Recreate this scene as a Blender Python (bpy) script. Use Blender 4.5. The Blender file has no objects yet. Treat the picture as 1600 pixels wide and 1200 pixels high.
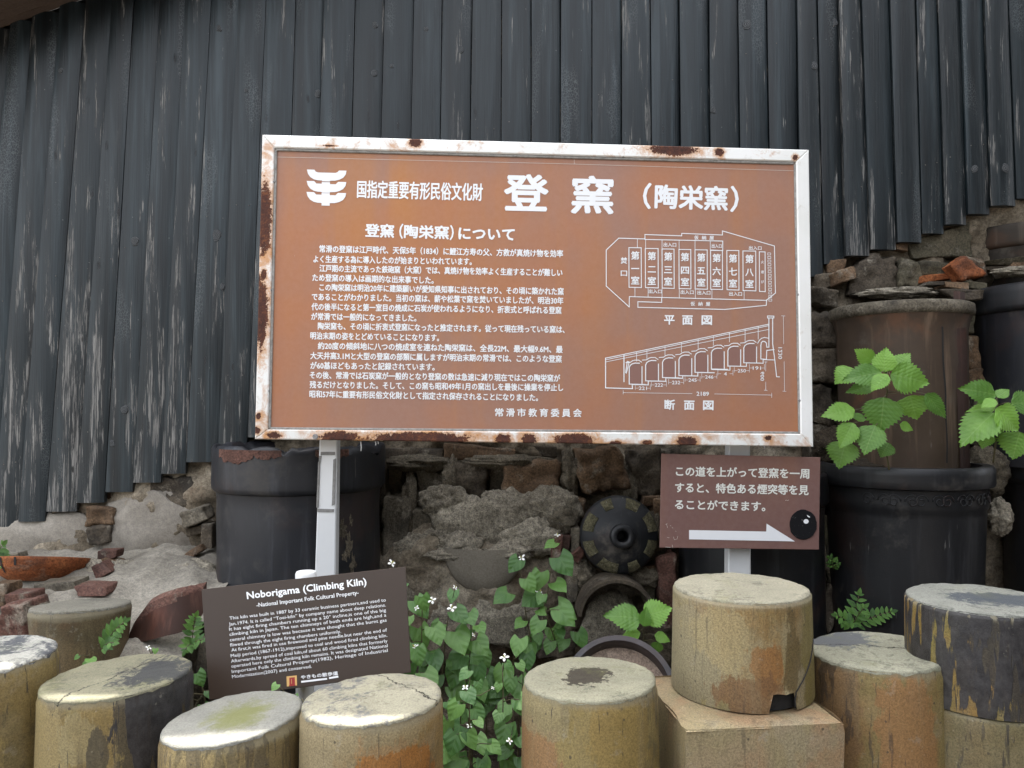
import bpy, math, random
from mathutils import Vector, Matrix, noise
R = math.radians
SC = bpy.context.scene
COL = SC.collection
V = Vector

# ------------------------------------------------------------------ camera
CAM = V((0.0, 0.0, 1.45))
PITCH = R(1.9)
FPX = 1200.0                       # focal length in photo pixels (1600 wide)
cd = bpy.data.cameras.new('camera')
cd.sensor_width = 36.0
cd.lens = 36.0 * FPX / 1600.0
cd.clip_start = 0.02
cd.clip_end = 1000.0
co = bpy.data.objects.new('camera', cd)
co.location = CAM
co.rotation_euler = (R(90) + PITCH, 0, 0)
COL.objects.link(co)
SC.camera = co

# ------------------------------------------------------------------ light
SUN_EL = R(66.0)
world = bpy.data.worlds.new('World')
SC.world = world
world.use_nodes = True
wn = world.node_tree
for nd in list(wn.nodes):
    wn.nodes.remove(nd)
sky = wn.nodes.new('ShaderNodeTexSky')
sky.sky_type = 'NISHITA'
sky.sun_disc = False
sky.sun_elevation = SUN_EL
sky.sun_rotation = R(0.0)          # sun stands ahead of the camera, behind the shed
sky.dust_density = 4.0
sky.air_density = 1.0
sky.ozone_density = 1.0
hs = wn.nodes.new('ShaderNodeHueSaturation')
hs.inputs['Saturation'].default_value = 0.24      # milky summer sky
bg = wn.nodes.new('ShaderNodeBackground')
bg.inputs['Strength'].default_value = 0.15
wo = wn.nodes.new('ShaderNodeOutputWorld')
wn.links.new(sky.outputs[0], hs.inputs['Color'])
wn.links.new(hs.outputs[0], bg.inputs['Color'])
wn.links.new(bg.outputs[0], wo.inputs['Surface'])

sd = bpy.data.lights.new('sun', 'SUN')
sd.energy = 3.2
sd.angle = R(0.6)
sd.color = (1.0, 0.955, 0.88)
so = bpy.data.objects.new('sun', sd)
so.rotation_euler = (-(R(90) - SUN_EL), 0, 0)
so.location = (0, 6, 9)
COL.objects.link(so)

SC.view_settings.view_transform = 'Standard'
SC.view_settings.look = 'None'
SC.view_settings.exposure = 2.6
SC.view_settings.gamma = 1.0
SC.view_settings.use_curve_mapping = False
SC.render.engine = 'CYCLES'
SC.cycles.use_denoising = True
SC.cycles.max_bounces = 5
SC.cycles.diffuse_bounces = 3

# ------------------------------------------------------------------ helpers
FW = V((0, math.cos(PITCH), math.sin(PITCH)))
UP = V((0, -math.sin(PITCH), math.cos(PITCH)))
RT = V((1, 0, 0))
WORLD = {}                         # world position of every object's origin


def ray(px, py):
    return FW + RT * ((px - 800) / FPX) - UP * ((py - 600) / FPX)


def P(px, py, y):
    r = ray(px, py)
    return CAM + r * (y / r.y)


def PD(px, py, d):
    return CAM + ray(px, py) * d


class Plane:
    def __init__(s, a, b, c):
        s.o = a.copy()
        n = (b - a).cross(c - a).normalized()
        if n.dot(CAM - a) < 0:
            n = -n
        s.n = n

    def hit(s, px, py, off=0.0):
        r = ray(px, py)
        return CAM + r * (((s.o - CAM).dot(s.n) + off) / r.dot(s.n))

    def pt(s, px, py, off=0.0):     # the spot on the plane, then lifted off it
        return s.hit(px, py) + s.n * off


def tag(o, label=None, cat=None, group=None, kind=None):
    if label: o['label'] = label
    if cat: o['category'] = cat
    if group: o['group'] = group
    if kind: o['kind'] = kind
    return o


def empty(name, loc, label, cat, group=None):
    o = bpy.data.objects.new(name, None)
    o.empty_display_size = 0.05
    o.location = loc
    COL.objects.link(o)
    WORLD[o] = V(loc)
    return tag(o, label, cat, group)


def link(name, me, mats, parent, org):
    if mats is not None:
        for m in (mats if isinstance(mats, (list, tuple)) else [mats]):
            me.materials.append(m)
    o = bpy.data.objects.new(name, me)
    COL.objects.link(o)
    WORLD[o] = V(org)
    if parent is not None:
        o.parent = parent
        o.location = V(org) - WORLD[parent]
    else:
        o.location = org
    return o


def build(name, vs, fs, mat, parent=None, smooth=False, org=None, mi=None, sharp=None):
    vs = [V(v) for v in vs]
    if org is None:
        xs = [v.x for v in vs]; ys = [v.y for v in vs]; zs = [v.z for v in vs]
        org = V(((min(xs) + max(xs)) / 2, (min(ys) + max(ys)) / 2, min(zs)))
    elif org == 'parent':
        org = WORLD[parent]
    org = V(org)
    me = bpy.data.meshes.new(name)
    me.from_pydata([v - org for v in vs], [], fs)
    if mi:
        me.polygons.foreach_set('material_index', mi)
    if smooth:
        me.polygons.foreach_set('use_smooth', [True] * len(me.polygons))
        if sharp:
            me.set_sharp_from_angle(angle=R(sharp))
    me.update()
    return link(name, me, mat, parent, org)


class MB:
    def __init__(s):
        s.v = []; s.f = []

    def add(s, vs, fs):
        b = len(s.v)
        s.v += [V(v) for v in vs]
        s.f += [[b + i for i in f] for f in fs]

    def tube(s, pts, rad, seg=8, cap=True):
        pts = [V(p) for p in pts]
        rr = rad if isinstance(rad, (list, tuple)) else [rad] * len(pts)
        vs = []
        n = len(pts)
        for i, p in enumerate(pts):
            t = (pts[min(i + 1, n - 1)] - pts[max(i - 1, 0)]).normalized()
            a = t.cross(V((0.13, 0.97, 0.21))).normalized()
            b = t.cross(a)
            for k in range(seg):
                an = 2 * math.pi * k / seg
                vs.append(p + (a * math.cos(an) + b * math.sin(an)) * rr[i])
        fs = []
        for i in range(n - 1):
            for k in range(seg):
                k2 = (k + 1) % seg
                fs.append([i * seg + k, i * seg + k2, (i + 1) * seg + k2, (i + 1) * seg + k])
        if cap:
            fs.append(list(range(seg))[::-1])
            fs.append([(n - 1) * seg + k for k in range(seg)])
        s.add(vs, fs)

    def prism(s, front, back):
        n = len(front)
        fs = [list(range(n)), [n + i for i in range(n)][::-1]]
        for i in range(n):
            j = (i + 1) % n
            fs.append([i, n + i, n + j, j])
        s.add(list(front) + list(back), fs)

    def build(s, name, mat, parent=None, **k):
        return build(name, s.v, s.f, mat, parent, **k)


def bev_prism(front, back, n, b):
    """prism from a polygon with a small chamfer round the front; n points to the viewer"""
    c = sum(front, V()) / len(front)
    ins = []
    m = len(front)
    for i in range(m):
        p = front[i]
        e1 = (front[i - 1] - p).normalized()
        e2 = (front[(i + 1) % m] - p).normalized()
        d = e1 + e2
        if d.length < 1e-4:
            d = c - p
        d.normalize()
        s = abs(e1.cross(d).length)
        ins.append(p + d * (b / max(s, 0.3)))
    low = [p - n * b for p in front]
    vs = ins + low + list(back)
    fs = [list(range(m)), [2 * m + i for i in range(m)][::-1]]
    for i in range(m):
        j = (i + 1) % m
        fs.append([i, m + i, m + j, j])
        fs.append([m + i, 2 * m + i, 2 * m + j, m + j])
    return vs, fs


def fix_normals(o):
    import bmesh
    bm = bmesh.new()
    bm.from_mesh(o.data)
    bmesh.ops.recalc_face_normals(bm, faces=bm.faces)
    bm.to_mesh(o.data)
    bm.free()
    return o


def nz(p, s=1.0, o=4):
    return noise.fractal(V(p) * s, 0.9, 2.1, o, noise_basis='PERLIN_ORIGINAL')


# ------------------------------------------------------------------ node helper
class NT:
    def __init__(s, name):
        s.m = bpy.data.materials.new(name)
        s.m.use_nodes = True
        s.t = s.m.node_tree
        s.b = s.t.nodes['Principled BSDF']
        s._tc = None

    def node(s, typ, **kw):
        n = s.t.nodes.new('ShaderNode' + typ)
        for k, v in kw.items():
            setattr(n, k, v)
        return n

    def put(s, sock, v):
        if isinstance(v, bpy.types.NodeSocket):
            s.t.links.new(v, sock)
        elif v is not None:
            if isinstance(v, (tuple, list)) and len(v) == 3 and sock.type == 'RGBA':
                v = (*v, 1)
            sock.default_value = v

    def obj(s):
        if s._tc is None:
            s._tc = s.node('TexCoord')
        return s._tc.outputs['Object']

    def uv(s):
        if s._tc is None:
            s._tc = s.node('TexCoord')
        return s._tc.outputs['UV']

    def rand(s):
        return s.node('ObjectInfo').outputs['Random']

    def vm(s, op, a, b=None):
        n = s.node('VectorMath', operation=op)
        s.put(n.inputs[0], a)
        if b is not None:
            s.put(n.inputs[1], b)
        return n.outputs[0]

    def shuf(s, k=37.0):            # object coordinates moved by a per-object amount
        c = s.node('CombineXYZ')
        r = s.rand()
        s.put(c.inputs[0], s.ma('MULTIPLY', r, k))
        s.put(c.inputs[1], s.ma('MULTIPLY', r, k * 1.7))
        s.put(c.inputs[2], s.ma('MULTIPLY', r, k * 2.3))
        return s.vm('ADD', s.obj(), c.outputs[0])

    def ma(s, op, a, b=None, c=None, clamp=False):
        n = s.node('Math', operation=op, use_clamp=clamp)
        s.put(n.inputs[0], a)
        if b is not None: s.put(n.inputs[1], b)
        if c is not None: s.put(n.inputs[2], c)
        return n.outputs[0]

    def sep(s, v):
        n = s.node('SeparateXYZ')
        s.put(n.inputs[0], v)
        return n.outputs

    def noise(s, vec, scale=5.0, detail=4.0, rough=0.55, dist=0.0, stretch=None):
        if stretch:
            vec = s.vm('MULTIPLY', vec, stretch)
        n = s.node('TexNoise')
        s.put(n.inputs['Vector'], vec)
        n.inputs['Scale'].default_value = scale
        n.inputs['Detail'].default_value = detail
        n.inputs['Roughness'].default_value = rough
        n.inputs['Distortion'].default_value = dist
        return n.outputs['Fac']

    def voro(s, vec, scale, feature='DISTANCE_TO_EDGE', rnd=1.0):
        n = s.node('TexVoronoi', feature=feature)
        s.put(n.inputs['Vector'], vec)
        n.inputs['Scale'].default_value = scale
        n.inputs['Randomness'].default_value = rnd
        return n.outputs['Distance']

    def ss(s, v, lo, hi):           # smooth step, may fall (lo > hi)
        n = s.node('MapRange', interpolation_type='SMOOTHSTEP')
        s.put(n.inputs['Value'], v)
        if isinstance(lo, (int, float)) and isinstance(hi, (int, float)) and lo > hi:
            n.inputs['From Min'].default_value = hi
            n.inputs['From Max'].default_value = lo
            n.inputs['To Min'].default_value = 1
            n.inputs['To Max'].default_value = 0
        else:
            s.put(n.inputs['From Min'], lo)
            s.put(n.inputs['From Max'], hi)
        return n.outputs[0]

    def mix(s, f, a, b, mode='MIX'):
        n = s.node('Mix', data_type='RGBA', blend_type=mode)
        s.put(n.inputs[0], f)
        s.put(n.inputs[6], a)
        s.put(n.inputs[7], b)
        return n.outputs[2]

    def ramp(s, f, stops):
        n = s.node('ValToRGB')
        e = n.color_ramp.elements
        while len(e) < len(stops):
            e.new(0.5)
        for i, (p, c) in enumerate(stops):
            e[i].position = p
            e[i].color = (*c, 1)
        s.put(n.inputs[0], f)
        return n.outputs[0]

    def bump(s, h, strength=0.5, dist=0.01, nrm=None):
        n = s.node('Bump')
        n.inputs['Strength'].default_value = strength
        n.inputs['Distance'].default_value = dist
        s.put(n.inputs['Height'], h)
        if nrm is not None:
            s.put(n.inputs['Normal'], nrm)
        return n.outputs[0]

    def out(s, col, rough=0.6, nrm=None, spec=0.5, **kw):
        s.put(s.b.inputs['Base Color'], col)
        s.put(s.b.inputs['Roughness'], rough)
        s.put(s.b.inputs['Specular IOR Level'], spec)
        if nrm is not None:
            s.put(s.b.inputs['Normal'], nrm)
        for k, v in kw.items():
            s.put(s.b.inputs[k.replace('_', ' ')], v)
        return s.m


# ------------------------------------------------------------------ materials
def mat_plank():
    t = NT('charred_timber')
    o = t.shuf(41)
    r = t.rand()
    g = t.noise(o, 1.0, 5, 0.6, 0.4, (26, 26, 1.1))
    base = t.ramp(g, [(0.33, (0.0015, 0.0034, 0.0046)), (0.5, (0.0065, 0.0120, 0.0148)), (0.68, (0.026, 0.038, 0.044))])
    tint = t.noise(o, 1.0, 2, 0.5, 0, (3, 3, 0.7))
    base = t.mix(t.ma('MULTIPLY', t.ss(tint, 0.5, 0.72), 0.5), base, (0.022, 0.031, 0.036))
    base = t.mix(t.ma('MULTIPLY', r, 0.6), base, (0.006, 0.0085, 0.0095))
    # bare grey wood where paint has flaked along the grain
    fine = t.noise(o, 1.0, 4, 0.7, 0.2, (190, 190, 7.0))
    zone = t.noise(o, 1.0, 3, 0.55, 0.5, (24, 24, 2.3))
    pos = t.sep(t.node('NewGeometry').outputs['Position'])
    low = t.ss(pos[2], 2.9, 1.2)
    amt = t.ma('ADD', t.ma('MULTIPLY_ADD', low, 0.14, -0.02), t.ma('MULTIPLY', t.ma('SUBTRACT', t.ma('FRACT', t.ma('MULTIPLY', r, 7.31)), 0.5), 0.17))
    zz = t.ss(t.ma('ADD', zone, amt), 0.52, 0.72)
    fl = t.ss(t.ma('ADD', fine, t.ma('MULTIPLY', zz, 0.16)), 0.64, 0.69)
    fl = t.ma('MULTIPLY', fl, t.ss(zz, 0.05, 0.4))
    gw = t.ramp(t.noise(o, 1.0, 3, 0.6, 0, (200, 200, 4)), [(0.3, (0.06, 0.06, 0.057)), (0.7, (0.30, 0.29, 0.27))])
    col = t.mix(fl, base, gw)
    # dry halo round worn places
    col = t.mix(t.ma('MULTIPLY', zz, 0.16), col, (0.11, 0.105, 0.10))
    # alligator crackle in the old paint
    ck = t.ss(t.voro(t.vm('MULTIPLY', o, (1, 1, 0.6)), 120), 0.10, 0.02)
    cz = t.ss(t.noise(o, 1.0, 2, 0.5, 0, (9, 9, 1.6)), 0.57, 0.68)
    ckm = t.ma('MULTIPLY', ck, cz)
    col = t.mix(t.ma('MULTIPLY', ckm, 0.28), col, (0.17, 0.18, 0.18))
    # small knots and nail heads
    kn = t.voro(t.vm('MULTIPLY', o, (1.3, 0.6, 0.42)), 9.0, 'F1')
    col = t.mix(t.ma('MULTIPLY', t.ss(kn, 0.075, 0.04), 0.85), col, (0.008, 0.008, 0.009))
    kr = t.ma('SINE', t.ma('MULTIPLY', kn, 150))
    krm = t.ma('MULTIPLY', kr, t.ss(kn, 0.14, 0.05))
    sp = t.ss(t.voro(t.vm('MULTIPLY', o, (1, 1, 0.8)), 38, 'F1'), 0.085, 0.05)
    spz = t.ss(t.noise(o, 6, 2), 0.56, 0.62)
    col = t.mix(t.ma('MULTIPLY', t.ma('MULTIPLY', sp, spz), 0.6), col, (0.20, 0.20, 0.19))
    h = t.ma('ADD', t.ma('MULTIPLY', g, 0.6), t.ma('MULTIPLY', fl, -0.25))
    h = t.ma('ADD', h, t.ma('MULTIPLY', krm, 0.12))
    h = t.ma('ADD', h, t.ma('MULTIPLY', t.noise(o, 1.0, 3, 0.6, 0, (160, 160, 3)), 0.35))
    n = t.bump(h, 0.8, 0.006)
    rough = t.ma('ADD', t.ma('MULTIPLY', fl, 0.3), t.ma('ADD', 0.36, t.ma('MULTIPLY', tint, 0.22)))
    return t.out(col, rough, n, 0.4)


def mat_knot():
    t = NT('knot_wood')
    o = t.shuf(11)
    p = t.obj()
    s = t.sep(p)
    w = t.ma('ADD', t.ma('POWER', s[0], 2.0), t.ma('POWER', s[2], 2.0))
    d = t.ma('ADD', t.ma('SQRT', w), t.ma('MULTIPLY', t.noise(o, 30, 2), 0.012))
    ring = t.ma('SINE', t.ma('MULTIPLY', d, 1100))
    col = t.ramp(t.ma('MULTIPLY_ADD', ring, 0.5, 0.5), [(0.2, (0.014, 0.016, 0.018)), (0.9, (0.075, 0.08, 0.082))])
    return t.out(col, 0.6, t.bump(ring, 0.5, 0.003))


def mat_simple(name, c1, c2, scale=8, rough=0.6, bump=0.3, bd=0.004, spec=0.5, fine=90):
    t = NT(name)
    o = t.shuf(23)
    a = t.noise(o, scale, 5, 0.6)
    col = t.ramp(a, [(0.3, c1), (0.7, c2)])
    f = t.noise(o, fine, 4, 0.65)
    col = t.mix(0.35, col, t.ramp(f, [(0.3, tuple(x * 0.55 for x in c1)), (0.7, tuple(min(1, x * 1.35) for x in c2))]))
    return t.out(col, rough, t.bump(t.ma('ADD', f, t.ma('MULTIPLY', a, 1.5)), bump, bd), spec)


def mat_stone(name, c1, c2, c3, smear=0.5, moss=0.0):
    """rough old kiln brick: body colours, soot and smears of mortar"""
    t = NT(name)
    o = t.shuf(29)
    a = t.noise(o, 7, 6, 0.62, 0.3)
    col = t.ramp(a, [(0.28, c1), (0.5, c2), (0.74, c3)])
    f = t.noise(o, 120, 5, 0.7)
    col = t.mix(0.8, col, t.mix(1.0, col, t.ramp(f, [(0.34, (0.28, 0.27, 0.26)), (0.62, (1.3, 1.28, 1.22))]), 'MULTIPLY'))
    soot = t.ss(t.noise(o, 4.3, 4, 0.6, 0.6), 0.52, 0.68)
    col = t.mix(t.ma('MULTIPLY', soot, 0.6), col, (0.018, 0.016, 0.014))
    mo = t.ss(t.noise(t.vm('ADD', o, (3.1, 7.7, 1.3)), 9, 6, 0.7, 0.4), 0.60 - 0.1 * smear, 0.66)
    col = t.mix(t.ma('MULTIPLY', mo, smear), col, t.ramp(f, [(0.35, (0.12, 0.105, 0.08)), (0.65, (0.36, 0.32, 0.255))]))
    if moss:
        ms = t.ss(t.noise(t.vm('ADD', o, (9.1, 2.7, 5.3)), 11, 5, 0.7), 0.6, 0.7)
        col = t.mix(t.ma('MULTIPLY', ms, moss), col, (0.06, 0.075, 0.02))
    h = t.ma('ADD', t.ma('MULTIPLY', a, 2.0), t.ma('ADD', t.ma('MULTIPLY', f, 0.5), t.ma('MULTIPLY', mo, 0.5)))
    return t.out(col, 0.82, t.bump(h, 0.7, 0.008), 0.3)


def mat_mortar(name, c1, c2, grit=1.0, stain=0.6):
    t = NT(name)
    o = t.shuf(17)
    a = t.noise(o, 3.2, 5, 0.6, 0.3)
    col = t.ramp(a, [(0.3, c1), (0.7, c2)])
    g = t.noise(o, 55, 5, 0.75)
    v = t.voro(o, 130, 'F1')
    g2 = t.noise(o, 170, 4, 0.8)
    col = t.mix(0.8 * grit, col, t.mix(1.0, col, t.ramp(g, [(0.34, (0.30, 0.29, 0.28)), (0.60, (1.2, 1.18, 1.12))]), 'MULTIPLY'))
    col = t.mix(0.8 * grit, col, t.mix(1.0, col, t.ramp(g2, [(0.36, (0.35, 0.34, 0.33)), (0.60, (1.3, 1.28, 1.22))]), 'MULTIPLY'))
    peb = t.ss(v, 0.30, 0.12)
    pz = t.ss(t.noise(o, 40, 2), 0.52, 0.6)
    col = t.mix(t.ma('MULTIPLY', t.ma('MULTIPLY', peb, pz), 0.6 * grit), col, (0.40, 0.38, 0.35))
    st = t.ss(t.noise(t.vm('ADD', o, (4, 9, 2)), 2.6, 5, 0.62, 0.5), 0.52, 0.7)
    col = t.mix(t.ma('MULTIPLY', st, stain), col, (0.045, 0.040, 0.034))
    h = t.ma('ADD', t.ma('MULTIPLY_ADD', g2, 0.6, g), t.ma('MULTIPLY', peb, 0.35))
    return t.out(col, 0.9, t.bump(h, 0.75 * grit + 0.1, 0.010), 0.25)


def mat_wall():
    """face of the retaining wall: earth mortar with dark damp patches"""
    t = NT('wall_mortar')
    o = t.obj()
    a = t.noise(o, 2.2, 6, 0.62, 0.5)
    col = t.ramp(a, [(0.28, (0.06, 0.046, 0.032)), (0.48, (0.21, 0.175, 0.13)), (0.64, (0.42, 0.37, 0.295))])
    g = t.noise(o, 70, 6, 0.85)
    col = t.mix(0.85, col, t.mix(1.0, col, t.ramp(g, [(0.36, (0.28, 0.27, 0.26)), (0.60, (1.3, 1.27, 1.2))]), 'MULTIPLY'))
    rd = t.ss(t.noise(t.vm('ADD', o, (5, 1, 8)), 4.0, 4, 0.6, 0.4), 0.56, 0.68)
    col = t.mix(t.ma('MULTIPLY', rd, 0.5), col, (0.10, 0.055, 0.030))
    ck = t.ss(t.voro(t.vm('ADD', o, t.vm('MULTIPLY', t.node('TexNoise').outputs['Color'], (0.1, 0.1, 0.1))), 5.5), 0.03, 0.0)
    col = t.mix(t.ma('MULTIPLY', ck, 0.0), col, (0.012, 0.010, 0.008))
    h = t.ma('ADD', t.ma('MULTIPLY', g, 0.8), t.ma('MULTIPLY', ck, 0.0))
    return t.out(col, 0.9, t.bump(h, 0.8, 0.012), 0.25)


def mat_glaze(name, c, c2, rough=0.34, scr=0.4, ridge=0.0, dust=0.25, spec=0.4):
    """dark salt-glazed stoneware"""
    t = NT(name)
    o = t.shuf(13)
    a = t.noise(o, 3.0, 5, 0.6, 0.2)
    col = t.ramp(a, [(0.3, c), (0.7, c2)])
    st = t.noise(o, 1.0, 4, 0.6, 0.2, (22, 22, 1.6))
    col = t.mix(t.ma('MULTIPLY', t.ss(st, 0.52, 0.72), 0.6), col, tuple(x * 2.4 for x in c2))
    wr = t.ss(t.noise(t.vm('ADD', o, (6, 6, 1)), 2.6, 5, 0.65, 0.4), 0.50, 0.66)
    col = t.mix(t.ma('MULTIPLY', wr, 0.55), col, (c2[0] * 1.9 + 0.006, c2[1] * 1.25, c2[2] * 0.9))
    sc_ = t.noise(o, 1.0, 3, 0.6, 0.3, (60, 60, 6))
    col = t.mix(t.ma('MULTIPLY', t.ss(sc_, 0.70, 0.76), scr), col, (0.20, 0.19, 0.18))
    f = t.noise(o, 90, 4, 0.7)
    du = t.ss(t.noise(t.vm('ADD', o, (1, 4, 7)), 5.0, 5, 0.7), 0.55, 0.72)
    col = t.mix(t.ma('MULTIPLY', du, dust), col, (0.13, 0.115, 0.095))
    h = t.ma('ADD', t.ma('MULTIPLY', f, 0.25), t.ma('MULTIPLY', st, 0.6))
    if ridge:
        z = t.sep(t.obj())[2]
        h = t.ma('ADD', h, t.ma('MULTIPLY', t.ma('SINE', t.ma('MULTIPLY', z, 420)), ridge))
    rg = t.ma('ADD', rough, t.ma('ADD', t.ma('MULTIPLY', du, 0.3), t.ma('MULTIPLY', f, 0.12)))
    return t.out(col, rg, t.bump(h, 0.35, 0.004), spec)


def mat_pipe(name, tan, olive, rust, drip=0.5, dripz=0.35, seed=0.0, top=0.8, side=0.0, zones=(), r=0.165):
    """weathered stoneware pipe: blotched glaze, run marks, lichen"""
    wm = lambda c: (c[0] * 0.98, c[1] * 0.94, c[2] * 0.78)
    tan, olive, rust = wm(tan), wm(olive), wm(rust)
    zones = [(a_, b_, c_, d_, wm(e_), f_) for a_, b_, c_, d_, e_, f_ in zones]
    t = NT(name)
    o = t.vm('ADD', t.obj(), (seed * 3.7, seed * 5.1, seed * 1.3))
    a = t.noise(o, 4.0, 5, 0.6, 0.3)
    b = t.noise(t.vm('ADD', o, (7, 3, 5)), 5.0, 5, 0.62, 0.2, (1, 1, 0.55))
    col = t.mix(t.ss(a, 0.42, 0.56), tan, olive)
    col = t.mix(t.ma('MULTIPLY', t.ss(b, 0.48, 0.60), 0.92), col, rust)
    gp = t.noise(t.vm('ADD', o, (3, 11, 2)), 4.5, 5, 0.65, 0.4)
    col = t.mix(t.ma('MULTIPLY', t.ss(gp, 0.56, 0.64), 0.4), col, (0.27, 0.24, 0.17))
    dk = t.noise(t.vm('ADD', o, (8, 1, 6)), 5.5, 6, 0.7, 0.5)
    col = t.mix(t.ma('MULTIPLY', t.ss(dk, 0.53, 0.66), 0.6), col, (0.085, 0.070, 0.040))
    # glaze fields of this pipe: (across -1..1, metres below the rim, half width, half height, colour, strength)
    zc = t.sep(t.obj())
    nzn = t.ma('ADD', t.ma('MULTIPLY', t.ma('SUBTRACT', t.noise(t.vm('ADD', o, (5, 5, 5)), 9, 6, 0.7, 0.4), 0.5), 1.8), t.ma('MULTIPLY', t.ma('SUBTRACT', t.noise(t.vm('ADD', o, (1, 9, 4)), 1.0, 6, 0.75, 0.2, (60, 60, 12)), 0.5), 1.6))
    for (zu, zv, zw, zh, zcol, zk) in zones:
        dx_ = t.ma('DIVIDE', t.ma('SUBTRACT', zc[0], zu * r), zw * r)
        dz_ = t.ma('DIVIDE', t.ma('SUBTRACT', zc[2], top - zv), zh)
        dd_ = t.ma('SQRT', t.ma('ADD', t.ma('MULTIPLY', dx_, dx_), t.ma('MULTIPLY', dz_, dz_)))
        zm = t.ss(t.ma('ADD', dd_, nzn), 1.02, 0.86)
        col = t.mix(t.ma('MULTIPLY', zm, zk), col, zcol)
    # pale washed and dusty streaks
    s1 = t.noise(o, 1.0, 5, 0.65, 0.3, (26, 26, 2.2))
    col = t.mix(t.ma('MULTIPLY', t.ss(s1, 0.52, 0.75), 0.30), col, (0.27, 0.225, 0.13))
    s2 = t.noise(t.vm('ADD', o, (2, 8, 3)), 1.0, 5, 0.7, 0.5, (17, 17, 2.8))
    col = t.mix(t.ma('MULTIPLY', t.ss(s2, 0.54, 0.72), 0.55), col, (0.075, 0.060, 0.038))
    f = t.noise(o, 240, 5, 0.8)
    col = t.mix(0.7, col, t.mix(1.0, col, t.ramp(f, [(0.36, (0.40, 0.38, 0.36)), (0.60, (1.25, 1.22, 1.18))]), 'MULTIPLY'))
    rimw = t.ss(t.ma('ADD', t.sep(t.obj())[2], t.ma('MULTIPLY', nzn, 0.012)), top - 0.022, top - 0.004)
    col = t.mix(t.ma('MULTIPLY', rimw, 0.6), col, (0.26, 0.235, 0.16))
    pit = t.ss(t.voro(o, 46, 'F1'), 0.10, 0.05)
    col = t.mix(t.ma('MULTIPLY', pit, 0.35), col, (0.36, 0.32, 0.24))
    chip_ = t.ss(t.ma('ADD', t.voro(t.vm('ADD', o, (3, 3, 3)), 21, 'F1'), t.ma('MULTIPLY', t.noise(o, 60, 3, 0.7), 0.12)), 0.135, 0.115)
    col = t.mix(t.ma('MULTIPLY', chip_, 0.75), col, (0.05, 0.040, 0.028))
    # tar-black runs from the rim
    z = t.sep(t.obj())
    hz = t.ss(z[2], top - 0.45, top)
    ang = t.noise(t.vm('ADD', t.obj(), (seed, seed * 2, 0)), 3.0, 3, 0.5, 0, (1, 1, 0.6))
    dr = t.noise(t.vm('ADD', o, (1, 1, 9)), 1.0, 4, 0.6, 0.3, (42, 42, 7.0))
    zone = t.ma('ADD', t.ma('MULTIPLY', hz, 0.22), t.ma('ADD', t.ma('MULTIPLY', t.ma('SUBTRACT', ang, 0.5), 0.9), t.ma('MULTIPLY', z[0], side)))
    dm = t.ss(t.ma('ADD', dr, t.ma('ADD', zone, dripz - 0.4)), 0.60, 0.64)
    col = t.mix(t.ma('MULTIPLY', dm, drip), col, t.ramp(t.noise(o, 34, 5, 0.75), [(0.35, (0.012, 0.012, 0.014)), (0.65, (0.045, 0.043, 0.045))]))
    # thin dark rivulets
    dr2 = t.noise(t.vm('ADD', o, (6, 2, 4)), 1.0, 3, 0.55, 0.2, (75, 75, 5.0))
    dm2 = t.ss(t.ma('ADD', dr2, t.ma('MULTIPLY', hz, 0.06)), 0.70, 0.73)
    col = t.mix(t.ma('MULTIPLY', dm2, min(1.0, drip + 0.25)), col, (0.03, 0.026, 0.024))
    lich = t.ss(t.noise(t.vm('ADD', o, (4, 4, 1)), 13, 5, 0.75), 0.62, 0.68)
    col = t.mix(t.ma('MULTIPLY', lich, 0.25), col, (0.33, 0.31, 0.25))
    h = t.ma('ADD', t.ma('MULTIPLY', f, 0.6), t.ma('ADD', t.ma('MULTIPLY', s1, 0.8), t.ma('MULTIPLY', dm, 0.3)))
    return t.out(col, t.ma('ADD', 0.58, t.ma('MULTIPLY', dm, -0.15)), t.bump(h, 0.5, 0.006), 0.4)


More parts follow.
